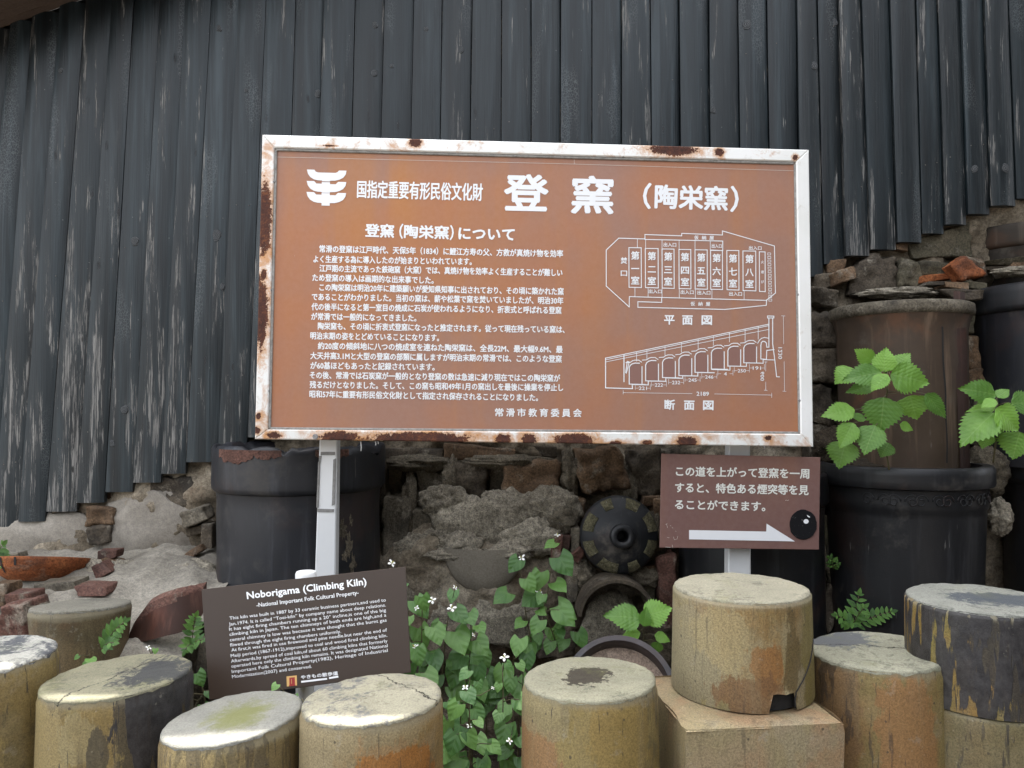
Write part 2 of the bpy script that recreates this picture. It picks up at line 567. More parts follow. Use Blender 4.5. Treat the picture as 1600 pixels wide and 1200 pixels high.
def mat_cap(name, pale, dark, darkamt=0.5, moss=0.3, seed=0.0, crack=None, centre=None, spk=0.6, soft=0.04):
    """mortar filling a pipe mouth: pale cement, black lichen, moss and a crack"""
    t = NT(name)
    o = t.vm('ADD', t.obj(), (seed * 2.3, seed * 4.7, 0))
    a = t.noise(o, 9, 5, 0.62, 0.4)
    col = t.ramp(a, [(0.3, tuple(x * 0.72 for x in pale)), (0.68, pale)])
    g = t.noise(o, 200, 5, 0.8)
    col = t.mix(0.6, col, t.mix(1.0, col, t.ramp(g, [(0.36, (0.5, 0.49, 0.47)), (0.60, (1.15, 1.13, 1.1))]), 'MULTIPLY'))
    sp_ = t.ss(t.ma('ADD', t.ma('MULTIPLY', t.noise(t.vm('ADD', o, (2, 2, 9)), 46, 5, 0.8, 0.5), 0.6), t.ma('MULTIPLY', t.noise(t.vm('ADD', o, (7, 2, 4)), 9, 4, 0.65), 0.4)), 0.53, 0.60)
    col = t.mix(t.ma('MULTIPLY', sp_, spk), col, tuple(x * 0.30 for x in pale))
    d1 = t.noise(t.vm('ADD', o, (1, 6, 2)), 7, 6, 0.68, 0.6)
    d2 = t.noise(t.vm('ADD', o, (5, 2, 2)), 60, 4, 0.7)
    m = t.ma('ADD', t.ma('MULTIPLY', d1, 0.7), t.ma('MULTIPLY', d2, 0.3))
    if centre:
        p = t.vm('SUBTRACT', t.obj(), (centre[0], centre[1], 0))
        ps = t.sep(p)
        dd = t.ma('SQRT', t.ma('ADD', t.ma('POWER', t.ma('DIVIDE', ps[0], centre[2]), 2.0), t.ma('POWER', t.ma('DIVIDE', ps[1], centre[3]), 2.0)))
        m = t.ma('ADD', t.ma('MULTIPLY', m, 0.8), t.ma('MULTIPLY', t.ma('SUBTRACT', 1.0, dd), 0.30))
        m = t.ma('ADD', m, t.ma('MULTIPLY', t.ma('SUBTRACT', t.noise(o, 28, 6, 0.75, 0.5), 0.5), 0.34))
        dm = t.ss(m, 0.50 - soft, 0.50 + soft)
    else:
        dm = t.ss(m, 0.60 - 0.16 * darkamt, 0.66 - 0.12 * darkamt)
    col = t.mix(t.ma('MULTIPLY', dm, 0.88), col, dark)
    ms = t.ss(t.noise(t.vm('ADD', o, (8, 3, 1)), 5.5, 5, 0.65, 0.3), 0.53, 0.66)
    col = t.mix(t.ma('MULTIPLY', ms, moss), col, (0.13, 0.135, 0.045))
    h = t.ma('ADD', t.ma('MULTIPLY', g, 0.7), a)
    if crack:
        s = t.sep(t.obj())
        ca, sa, off = math.cos(crack[0]), math.sin(crack[0]), crack[1]
        ln = t.ma('ADD', t.ma('ADD', t.ma('MULTIPLY', s[0], ca), t.ma('MULTIPLY', s[1], sa)), -off)
        ln = t.ma('ADD', ln, t.ma('MULTIPLY', t.ma('SUBTRACT', t.noise(o, 22, 4, 0.7), 0.5), 0.055))
        ck = t.ss(t.ma('ABSOLUTE', ln), 0.0028, 0.001)
        col = t.mix(t.ma('MULTIPLY', ck, 0.92), col, (0.02, 0.018, 0.015))
        h = t.ma('ADD', h, t.ma('MULTIPLY', ck, -2.5))
    return t.out(col, 0.85, t.bump(h, 0.55, 0.006), 0.3)


def mat_frame(name, spots, pl, stain=0.0):
    """white enamel on steel, flaked to rust at given spots (photo pixels on the board)"""
    t = NT(name)
    o = t.obj()
    n1 = t.noise(o, 38, 5, 0.7, 0.2)
    n2 = t.noise(o, 150, 4, 0.7)
    jag = t.ma('ADD', t.ma('MULTIPLY', t.ma('SUBTRACT', n1, 0.5), 1.5), t.ma('MULTIPLY', t.ma('SUBTRACT', n2, 0.5), 1.3))
    col = t.ramp(t.noise(o, 6, 3), [(0.3, (0.74, 0.74, 0.70)), (0.7, (0.82, 0.82, 0.80))])
    dirt = t.ss(t.noise(o, 18, 5, 0.7, 0.4), 0.58, 0.72)
    col = t.mix(t.ma('MULTIPLY', dirt, 0.35), col, (0.45, 0.38, 0.28))
    speck = t.ss(t.noise(o, 70, 3, 0.6), 0.70, 0.74)
    col = t.mix(t.ma('MULTIPLY', speck, 0.3 + 0.3 * stain), col, (0.33, 0.15, 0.05))
    if stain:
        st = t.ss(t.noise(o, 16, 5, 0.65, 0.5), 0.56 - stain * 0.16, 0.70)
        col = t.mix(t.ma('MULTIPLY', st, 0.8), col, (0.46, 0.20, 0.05))
    rust = None
    halo = None
    for (x, y, rx, ry) in spots:
        c = pl.pt(x, y) - pl.base
        k = (c - (pl.pt(x + 1, y) - pl.base)).length
        dx = (rx * k)
        dz = (ry * k)
        d = t.vm('SUBTRACT', o, tuple(c))
        d = t.vm('MULTIPLY', d, (1 / dx, 0.0, 1 / dz))
        ln = t.node('VectorMath', operation='LENGTH')
        t.put(ln.inputs[0], d)
        v = t.ma('SUBTRACT', 1.0, ln.outputs['Value'])
        rust = v if rust is None else t.ma('MAXIMUM', rust, v)
    if rust is not None:
        j = t.ma('ADD', rust, jag)
        hm = t.ss(t.ma('ADD', rust, t.ma('MULTIPLY', jag, 1.4)), -1.1, 0.1)
        col = t.mix(t.ma('MULTIPLY', hm, 0.8), col, (0.52, 0.23, 0.06))
        rm = t.ss(j, -0.04, 0.04)
        rc = t.ramp(t.ma('ADD', t.ma('MULTIPLY', n1, 0.6), t.ma('MULTIPLY', n2, 0.4)), [(0.36, (0.030, 0.011, 0.008)), (0.52, (0.075, 0.024, 0.013)), (0.70, (0.22, 0.078, 0.026))])
        col = t.mix(rm, col, rc)
        h = t.ma('ADD', t.ma('MULTIPLY', rm, -1.0), t.ma('MULTIPLY', n2, t.ma('MULTIPLY', rm, 0.8)))
        return t.out(col, t.ma('ADD', 0.32, t.ma('MULTIPLY', rm, 0.55)), t.bump(h, 0.7, 0.003), 0.5)
    return t.out(col, 0.32, t.bump(n2, 0.08, 0.002), 0.5)


def mat_panel(name, c1, c2, stains=(), pl=None, rough=0.3, oc=(0.48, 0.20, 0.06), streak=0.3):
    t = NT(name)
    o = t.obj()
    a = t.noise(o, 1.4, 4, 0.55, 0.2)
    col = t.ramp(a, [(0.42, c1), (0.58, c2)])
    s1 = t.noise(o, 1.0, 4, 0.6, 0.1, (9, 9, 0.5))
    col = t.mix(t.ma('MULTIPLY', t.ss(s1, 0.48, 0.72), streak), col, oc)
    for (x, y, rx, ry, k) in stains:
        c = pl.pt(x, y) - pl.base
        u = (pl.pt(x + 1, y) - pl.pt(x, y)).length
        d = t.vm('MULTIPLY', t.vm('SUBTRACT', o, tuple(c)), (1 / (rx * u), 0, 1 / (ry * u)))
        ln = t.node('VectorMath', operation='LENGTH')
        t.put(ln.inputs[0], d)
        v = t.ma('ADD', t.ma('SUBTRACT', 1.0, ln.outputs['Value']), t.ma('MULTIPLY', t.ma('SUBTRACT', s1, 0.5), 1.6))
        col = t.mix(t.ma('MULTIPLY', t.ss(v, -0.1, 0.9), k), col, oc)
    f = t.noise(o, 60, 4, 0.7)
    col = t.mix(0.05, col, t.ramp(f, [(0.3, (0.2, 0.12, 0.1)), (0.7, (0.6, 0.5, 0.45))]))
    sc_ = t.ss(t.noise(o, 1.0, 3, 0.6, 0.6, (45, 45, 12)), 0.76, 0.80)
    col = t.mix(t.ma('MULTIPLY', sc_, 0.3), col, (0.6, 0.55, 0.5))
    return t.out(col, t.ma('ADD', rough, t.ma('MULTIPLY', s1, 0.15)), t.bump(t.noise(o, 3.0, 2), 0.06, 0.01), 0.22)


def mat_leaf(name, c1, c2, vein, nv=7.0, gloss=0.42, bs=0.35, va=0.45):
    t = NT(name)
    u = t.sep(t.uv())
    r = t.rand()
    o = t.shuf(9)
    a = t.noise(o, 2.5, 3, 0.6)
    col = t.mix(t.ss(t.ma('ADD', t.ma('MULTIPLY', r, 0.6), t.ma('MULTIPLY', a, 0.5)), 0.2, 0.85), c1, c2)
    ax = t.ma('ABSOLUTE', t.ma('SUBTRACT', u[0], 0.5))
    mid = t.ss(ax, 0.022, 0.006)
    lat = t.ma('PINGPONG', t.ma('ADD', t.ma('MULTIPLY', u[1], nv), t.ma('MULTIPLY', ax, -nv * 1.15)), 0.5)
    lv = t.ss(lat, 0.07, 0.0)
    vm_ = t.ma('MAXIMUM', mid, t.ma('MULTIPLY', lv, 0.7))
    col = t.mix(t.ma('MULTIPLY', vm_, va), col, vein)
    col = t.mix(t.ma('MULTIPLY', t.ss(t.noise(o, 12, 4, 0.7), 0.6, 0.75), 0.18), col, (0.16, 0.15, 0.03))
    h = t.ma('ADD', t.ma('MULTIPLY', lat, 1.0), t.ma('MULTIPLY', vm_, -0.4))
    nrm = t.bump(h, bs, 0.04)
    m = t.out(col, gloss, nrm, 0.45)
    tr = t.node('BsdfTranslucent')
    t.put(tr.inputs['Color'], t.mix(0.5, col, (0.22, 0.36, 0.04)))
    t.put(tr.inputs['Normal'], nrm)
    ms = t.node('MixShader')
    ms.inputs[0].default_value = 0.28
    ou = t.t.nodes['Material Output']
    t.t.links.new(t.b.outputs[0], ms.inputs[1])
    t.t.links.new(tr.outputs[0], ms.inputs[2])
    t.t.links.new(ms.outputs[0], ou.inputs['Surface'])
    return m


def mat_flat(name, c, rough=0.5, spec=0.4, wear=0.0):
    t = NT(name)
    o = t.obj()
    f = t.noise(o, 40, 4, 0.6)
    col = t.mix(t.ma('MULTIPLY', f, 0.18), c, tuple(x * 0.7 for x in c))
    if wear:
        col = t.mix(t.ma('MULTIPLY', t.ss(t.noise(o, 90, 4, 0.7), 0.62, 0.7), wear), col, (0.25, 0.24, 0.22))
    return t.out(col, rough, None, spec)


M = {}
M['plank'] = mat_plank()
M['knot'] = mat_knot()
M['nail'] = mat_simple('nail_iron', (0.05, 0.045, 0.04), (0.16, 0.14, 0.12), 30, 0.5)
M['soffit'] = mat_simple('brown_soffit', (0.10, 0.065, 0.048), (0.17, 0.12, 0.09), 5, 0.7)
M['back'] = mat_simple('backing_dark', (0.010, 0.010, 0.010), (0.022, 0.020, 0.019), 5, 0.9)
M['roof'] = mat_simple('roof_tile', (0.05, 0.052, 0.055), (0.10, 0.10, 0.105), 7, 0.6)
M['ground'] = mat_simple('path_surface', (0.065, 0.060, 0.054), (0.11, 0.10, 0.09), 1.5, 0.9, 0.5, 0.006, 0.3)
M['soil'] = mat_mortar('soil', (0.045, 0.035, 0.025), (0.10, 0.08, 0.06), 1.0, 0.4)
M['wall'] = mat_wall()
M['plaster'] = mat_mortar('smooth_plaster', (0.20, 0.178, 0.15), (0.34, 0.312, 0.27), 0.35, 0.5)
M['mortar'] = mat_mortar('gritty_mortar', (0.24, 0.215, 0.175), (0.44, 0.405, 0.34), 1.0, 0.35)
M['shelf'] = mat_mortar('trowelled_mortar', (0.20, 0.182, 0.152), (0.36, 0.335, 0.29), 0.55, 0.45)
M['mortar_dark'] = mat_mortar('dark_mortar', (0.11, 0.095, 0.072), (0.24, 0.21, 0.165), 1.0, 0.4)  # darker tone of mortar, mostly for lumps between stones and pots
M['st_brown'] = mat_stone('brown_kiln_brick', (0.07, 0.045, 0.028), (0.13, 0.082, 0.048), (0.21, 0.135, 0.08), 0.6)
M['st_dark'] = mat_stone('dark_kiln_brick', (0.032, 0.026, 0.020), (0.075, 0.060, 0.044), (0.14, 0.115, 0.085), 0.6)
M['st_grey'] = mat_stone('grey_kiln_brick', (0.07, 0.060, 0.044), (0.13, 0.112, 0.085), (0.22, 0.195, 0.155), 0.6)
M['st_red'] = mat_stone('red_brick', (0.065, 0.032, 0.024), (0.115, 0.056, 0.043), (0.18, 0.10, 0.078), 0.7)
M['st_orange'] = mat_stone('orange_tile', (0.16, 0.050, 0.018), (0.27, 0.085, 0.030), (0.34, 0.13, 0.05), 0.25)
M['st_olive'] = mat_stone('olive_slab', (0.05, 0.045, 0.030), (0.085, 0.075, 0.050), (0.13, 0.11, 0.075), 0.3, 0.3)
M['glaze'] = mat_glaze('black_glaze', (0.008, 0.0085, 0.010), (0.015, 0.0155, 0.017), 0.38, 0.5, 0.0, 0.32, 0.4)
M['glaze_blue'] = mat_glaze('blue_black_glaze', (0.011, 0.0115, 0.014), (0.021, 0.022, 0.026), 0.38, 0.5, 0.0, 0.28, 0.42)
M['glaze_brown'] = mat_glaze('brown_glaze', (0.040, 0.027, 0.018), (0.080, 0.054, 0.036), 0.55, 0.35, 0.0, 0.5, 0.3)
M['glaze_red'] = mat_glaze('red_brown_glaze', (0.028, 0.014, 0.010), (0.060, 0.028, 0.020), 0.5, 0.4, 0.0, 0.3, 0.3)
M['silver'] = mat_simple('old_adhesive', (0.16, 0.155, 0.145), (0.26, 0.255, 0.245), 20, 0.6)
M['seal'] = mat_simple('grey_sealing_bead', (0.17, 0.165, 0.15), (0.36, 0.35, 0.33), 40, 0.6)
M['white_txt'] = mat_flat('white_print', (0.80, 0.81, 0.82), 0.45, 0.4)
M['pale_line'] = mat_flat('faded_line', (0.62, 0.56, 0.50), 0.5)
M['lilac'] = mat_flat('faded_violet_print', (0.25, 0.135, 0.11), 0.4)
M['cream_txt'] = mat_flat('cream_print', (0.76, 0.76, 0.70), 0.45)
M['black_patch'] = mat_flat('black_sticker', (0.011, 0.011, 0.012), 0.9, 0.1, 0.5)
M['dark_panel'] = mat_flat('dark_brown_sheet', (0.046, 0.031, 0.022), 0.38, 0.3)
M['screw'] = mat_simple('screw_head', (0.12, 0.12, 0.12), (0.3, 0.29, 0.28), 60, 0.45)
M['gold'] = mat_flat('ochre_print', (0.62, 0.38, 0.13), 0.45)
M['crimson'] = mat_flat('crimson_print', (0.30, 0.022, 0.02), 0.45)
M['leaf_big'] = mat_leaf('serrated_leaf', (0.085, 0.200, 0.030), (0.200, 0.400, 0.055), (0.30, 0.45, 0.14), 7.0, 0.45, 0.10, 0.28)
M['leaf_heart'] = mat_leaf('heart_leaf', (0.055, 0.145, 0.034), (0.140, 0.280, 0.065), (0.20, 0.32, 0.12), 3.0, 0.4, 0.12, 0.22)
M['leaf_fern'] = mat_leaf('fern_leaf', (0.045, 0.120, 0.028), (0.110, 0.240, 0.045), (0.2, 0.34, 0.1), 4.0)
M['stem'] = mat_simple('plant_stem', (0.06, 0.055, 0.025), (0.12, 0.10, 0.045), 20, 0.6)
M['petal'] = mat_flat('white_petal', (0.82, 0.83, 0.78), 0.6)
M['spike'] = mat_flat('yellow_spike', (0.45, 0.42, 0.12), 0.7)
M['enamel'] = mat_flat('white_enamel_post', (0.74, 0.75, 0.75), 0.35, 0.5)

# ------------------------------------------------------------------ the setting: ground
def make_ground():
    gm = MB()
    S = 300.0
    gm.add([(-S, -S, 0), (S, -S, 0), (S, S, 0), (-S, S, 0)], [[0, 1, 2, 3]])
    tag(gm.build('ground', M['ground'], org=(0, 0, 0)), kind='structure')
    # planting strip between the row of pipes and the wall
    vs, fs = [], []
    nx, ny = 120, 34
    for j in range(ny + 1):
        for i in range(nx + 1):
            x = -3.2 + 6.4 * i / nx
            y = 1.5 + 2.1 * j / ny
            e = min(1, j / 3, (ny - j) / 1.0)
            vs.append((x, y, 0.006 + 0.10 * e * (0.6 + 0.5 * nz((x, y, 0), 3))))
    for j in range(ny):
        for i in range(nx):
            a = j * (nx + 1) + i
            fs.append([a, a + 1, a + nx + 2, a + nx + 1])
    tag(build('soil_bed', vs, fs, M['soil'], smooth=True), kind='structure')


make_ground()

# ------------------------------------------------------------------ timber shed
YW = 3.30                          # front of the boarding


def eave_z(x, y=YW):               # underside of the climbing roof
    return 3.20 + (x + 2.0) * 0.36 - (YW - y) * 0.30


# board edges: (x at photo row 0, x at row 420, lower end)
B = [(-130, -180), (-88, -135), (-50, -92), (-14, -52), (20, -18), (52, 20), (95, 61), (134, 101), (175, 145), (209, 184), (249, 226), (289, 268),
     (330, 307), (373, 354), (416, 398), (462, 449), (506, 493), (555, 545), (601, 591), (647, 638), (691, 685), (738, 732), (784, 782),
     (830, 830), (876, 875), (925, 925), (971, 971), (1016, 1020), (1061, 1065), (1107, 1111), (1153, 1158), (1198, 1205), (1244, 1250),
     (1277, 1287), (1310, 1321), (1345, 1360), (1389, 1402), (1431, 1442), (1465, 1479), (1501, 1514), (1537, 1551), (1576, 1592), (1614, 1632), (1652, 1670), (1690, 1708), (1728, 1746), (1766, 1784)]
low = {}
for i, (a, b) in enumerate(B[:-1]):
    xm = (b + B[i + 1][1]) / 2
    low[i] = 0
ends = [(-140, 890), (15, 831), (51, 814), (97, 799), (139, 786), (180, 771), (225, 756), (268, 742), (308, 726), (362, 699), (420, 682),
        (1240, 440), (1275, 430), (1303, 414), (1340, 401), (1380, 389), (1421, 378), (1461, 364), (1496, 349), (1532, 335), (1570, 322), (1610, 309), (1800, 250)]


def end_row(x):
    for (x0, y0), (x1, y1) in zip(ends, ends[1:]):
        if x <= x1:
            return y0 + (y1 - y0) * (x - x0) / (x1 - x0)
    return ends[-1][1]


shed = empty('timber_shed', (0, YW + 0.02, 0), 'dark charred timber shed wall of vertical boards with stepped lower ends', 'shed')


def edge(k, y):
    a, b = B[k]
    return a + (b - a) * y / 420.0


rng = random.Random(4)
planks = []
for i in range(len(B) - 1):
    ye = 700.0
    for _ in range(6):
        ye = end_row((edge(i, ye) + edge(i + 1, ye)) / 2)
    ye += rng.uniform(-1.2, 1.2)
    xt = P((edge(i, 0) + edge(i + 1, 0)) / 2, 0, YW).x
    zt = eave_z(xt) - 0.004
    zb = P(800, ye, YW).z
    lap = rng.uniform(-0.004, 0.005)
    bul = rng.uniform(0.005, 0.012)
    til = rng.uniform(0.003, 0.012)
    NL = 26
    prof = [0.0, 0.04, 0.14, 0.3, 0.5, 0.7, 0.86, 0.96, 1.0]
    vs, fs = [], []
    sd_ = rng.uniform(0, 90)
    th = 0.024
    for j in range(NL + 1):
        z = zb + (zt - zb) * j / NL
        py = 600 - math.tan(math.atan2(z - CAM.z, YW) - PITCH) * FPX
        xl = P(edge(i, py), py, YW).x + 0.0022 + 0.0007 * nz((z, sd_, 0), 2.0, 2)
        xr = P(edge(i + 1, py), py, YW).x - 0.0022 + 0.0007 * nz((z, sd_ + 7, 0), 2.0, 2)
        wv = 0.0022 * nz((z, sd_ + 3, 1), 1.3, 2)
        for p in prof:
            y = YW - bul * (1 - abs(2 * p - 1) ** 2.2) - wv + lap - til * (0.5 - p)
            vs.append((xl + (xr - xl) * p, y, z))
        vs.append((xr, YW + th + 0.004, z))
        vs.append((xl, YW + th + 0.004, z))
    K = len(prof) + 2
    for j in range(NL):
        for k in range(K):
            k2 = (k + 1) % K
            fs.append([j * K + k, j * K + k2, (j + 1) * K + k2, (j + 1) * K + k])
    fs.append([k for k in range(K)][::-1])
    fs.append([NL * K + k for k in range(K)])
    pl_ = build('plank', vs, fs, M['plank'], shed, smooth=True, sharp=50)
    planks.append((pl_, zb, zt, i))


def plank_at(px, py):
    for pl_, zb, zt, i in planks:
        if edge(i, py) <= px < edge(i + 1, py):
            return pl_
    return planks[-1][0]


def surf_y(o, c):
    og = WORLD[o]
    return min(((v.co + og - c) * 1.0 for v in o.data.vertices if v.co.y + og.y < YW + 0.02), key=lambda d: d.x ** 2 + d.z ** 2).y + c.y


def dome(c, rx, rz, h, n=14):
    vs, fs = [], []
    for k, (q, d) in enumerate([(1.0, 0.0), (0.86, 0.7), (0.5, 0.95)]):
        for a in range(n):
            an = 2 * math.pi * a / n
            vs.append(c + V((rx * q * math.cos(an), -h * d, rz * q * math.sin(an))))
    vs.append(c + V((0, -h * 0.9, 0)))
    for k in range(2):
        for a in range(n):
            b = (a + 1) % n
            fs.append([k * n + a, k * n + b, (k + 1) * n + b, (k + 1) * n + a])
    for a in range(n):
        fs.append([2 * n + a, 2 * n + (a + 1) % n, 3 * n])
    return vs, fs


for (x, y, r) in [(338, 368, 11), (1166, 40, 9), (211, 377, 8), (347, 178 + 270, 6), (1305, 34, 7), (1271, 105, 7), (176, 693, 6), (195, 640, 8), (1521, 265, 7), (1568, 264, 8),
                  (98, 113, 5), (343, 46, 6), (386, 143, 4), (720, 80, 7), (586, 40, 6), (495, 146, 7), (585, 115, 6), (666, 47, 5), (613, 105, 4), (1114, 174, 6)]:
    c = P(x, y, YW)
    c.y = surf_y(plank_at(x, y), c) + 0.0012
    s = r * YW / FPX
    vs, fs = dome(c, s * 0.80, s * 1.0, 0.0042)
    for v in vs:
        dd = v - c
        k_ = 1 + 0.35 * nz((math.atan2(dd.z, dd.x) * 0.8, x, y), 1.0, 2)
        v.x = c.x + dd.x * k_; v.z = c.z + dd.z * k_
    build('knot', vs, fs, M['knot'], plank_at(x, y), smooth=True, org=c)
# nail heads along two hidden battens
for pl_, zb, zt, i in planks:
    for dz in (0.30, 1.05):
        for q in (0.25, 0.75):
            z = zb + dz + rng.uniform(-0.012, 0.012)
            py = 600 - math.tan(math.atan2(z - CAM.z, YW) - PITCH) * FPX
            if not 0 < py < 900:
                continue
            px = edge(i, py) + (edge(i + 1, py) - edge(i, py)) * (q + rng.uniform(-0.05, 0.05))
            if not 0 < px < 1600 or rng.random() < 0.35:
                continue
            c = P(px, py, YW)
            c.y = surf_y(pl_, c) + 0.001
            vs, fs = dome(c, 0.0026, 0.0026, 0.003, 8)
            build('nail', vs, fs, M['nail'], pl_, smooth=True, org=c)
# dark sheathing behind the boards
bk = MB()
x0, x1 = -3.9, 4.1
f_ = [V((P(x, end_row(x), YW).x, YW + 0.045, P(x, end_row(x), YW).z + 0.12)) for x in [q[0] for q in ends]]
f_[0].x = x0
f_[-1].x = x1
f_ += [V((x1, YW + 0.045, eave_z(x1) + 0.03)), V((x0, YW + 0.045, eave_z(x0) + 0.03))]
bk.prism(f_, [p + V((0, 0.05, 0)) for p in f_])
fix_normals(bk.build('sheathing', M['back'], shed))
# climbing roof with boarded soffit
YE = 3.00
rf = MB()
pts = []
for x in (-6.5, 7.5):
    pts.append((x, YE, eave_z(x, YE)))
    pts.append((x, 6.6, eave_z(x, YW) + 3.3 * 0.30))
a, b, c, d = [V(p) for p in pts]
up = V((0, 0, 0.10))
rf.prism([a + up, c + up, d + up, b + up], [a + up * 0.3, c + up * 0.3, d + up * 0.3, b + up * 0.3])
roof = fix_normals(rf.build('roof', M['roof'], shed))
for k in range(4):
    y0 = YE + 0.012 + k * 0.074
    y1 = y0 + 0.070
    q = []
    for x in (-6.4, 7.4):
        for y in (y0, y1):
            q.append(V((x, y, eave_z(x, y))))
    s_ = MB()
    s_.prism([q[0], q[2], q[3], q[1]], [p + V((0, 0, 0.024)) for p in (q[0], q[2], q[3], q[1])])
    fix_normals(s_.build('soffit_board', M['soffit'], roof))

# ------------------------------------------------------------------ retaining wall of kiln waste
wall = empty('retaining_wall', (0, 3.45, 0), 'rough retaining wall of old kiln bricks, stones and earth mortar under the boards', 'wall')


def wall_y(x, z):
    y = 3.355
    y -= 0.10 * max(0.0, min(1.0, (1.3 - z) / 0.9))
    y += 0.050 * nz((x, z, 0), 3.2, 5) + 0.030 * nz((x, z, 4), 10, 5)
    y += 0.012 * abs(nz((x, z, 8), 6, 3))
    cx_, cz_ = (x + 0.15) / 0.50, (z - 0.72) / 0.34
    y -= 0.20 * max(0.0, 1 - cx_ ** 2 - cz_ ** 2) ** 0.5
    return min(y, 3.40)


vs, fs = [], []
nx, nzz = 520, 240
for j in range(nzz + 1):
    for i in range(nx + 1):
        x = -3.9 + 8.2 * i / nx
        z = 3.2 * j / nzz
        vs.append((x, wall_y(x, z), z))
for j in range(nzz):
    for i in range(nx):
        a = j * (nx + 1) + i
        fs.append([a, a + 1, a + nx + 2, a + nx + 1])
build('mortar_face', vs, fs, M['wall'], wall, smooth=True)


def rock(quad, y, depth, mat, name='brick', rough=0.020, parent=wall, rnd=0.16, lean=0.0, seed=None, seg=13):
    """a weathered block whose face covers the given photo quad at distance y"""
    rr = random.Random(seed if seed is not None else int(quad[0][0] * 13 + quad[0][1] * 7))
    y += 0.052
    q = [P(px + rr.uniform(-3, 3), py + rr.uniform(-3, 3), y + rr.uniform(-0.014, 0.014)) for px, py in quad]      # TL TR BR BL
    s0 = rr.uniform(0, 50)
    cen = sum(q, V()) / 4
    size = min((q[1] - q[0]).length, (q[3] - q[0]).length)
    rough *= min(1.0, size / 0.15)
    vs, fs, idx = [], [], {}
    ly = max(2, int(seg * depth / size)) if depth < size else seg
    ly = min(ly, seg)

    def pt(u, v, w):
        f = (q[0] * (1 - u) + q[1] * u) * (1 - v) + (q[3] * (1 - u) + q[2] * u) * v
        p = V((f.x, f.y + depth * w + lean * (f.z - cen.z), f.z))
        # rounded arrises
        e = V(((u - 0.5) * 2, (w - 0.5) * 2, (v - 0.5) * 2))
        m = sorted([abs(e.x), abs(e.y), abs(e.z)])
        k = max(0, (m[1] - (1 - rnd)) / rnd) * max(0, (m[2] - (1 - rnd)) / rnd)
        k3 = k * max(0, (m[0] - (1 - rnd)) / rnd)
        c = V((cen.x, cen.y + depth / 2, cen.z))
        p = p + (c - p).normalized() * (size * 0.05 * (k * (1 + 1.2 * nz((p.x + s0, p.z, 3), 20, 2)) + 0.6 * k3))
        n = (p - c).normalized()
        p += n * (rough * nz((p.x + s0, p.y, p.z), 16, 4) + rough * 0.9 * nz((p.x, p.y + s0, p.z), 5, 2))
        return p

    def vid(i, j, k):
        key = (i, j, k)
        if key not in idx:
            idx[key] = len(vs)
            vs.append(pt(i / seg, j / seg, k / ly))
        return idx[key]
    for i in range(seg):
        for j in range(seg):
            fs.append([vid(i, j, 0), vid(i, j + 1, 0), vid(i + 1, j + 1, 0), vid(i + 1, j, 0)])
    for i in range(seg):
        for k in range(ly):
            fs.append([vid(i, 0, k), vid(i + 1, 0, k), vid(i + 1, 0, k + 1), vid(i, 0, k + 1)])
            fs.append([vid(i, seg, k), vid(i, seg, k + 1), vid(i + 1, seg, k + 1), vid(i + 1, seg, k)])
            fs.append([vid(0, i, k), vid(0, i, k + 1), vid(0, i + 1, k + 1), vid(0, i + 1, k)])
            fs.append([vid(seg, i, k), vid(seg, i + 1, k), vid(seg, i + 1, k + 1), vid(seg, i, k + 1)])
    return build(name, vs, fs, M[mat], parent, smooth=True, sharp=60)


def rect(x0, y0, x1, y1, s=0, k=0):
    """photo rectangle, sheared by k px and turned by s px"""
    return [(x0 + k, y0 - s), (x1 + k, y0 + s), (x1 - k, y1 + s), (x0 - k, y1 - s)]


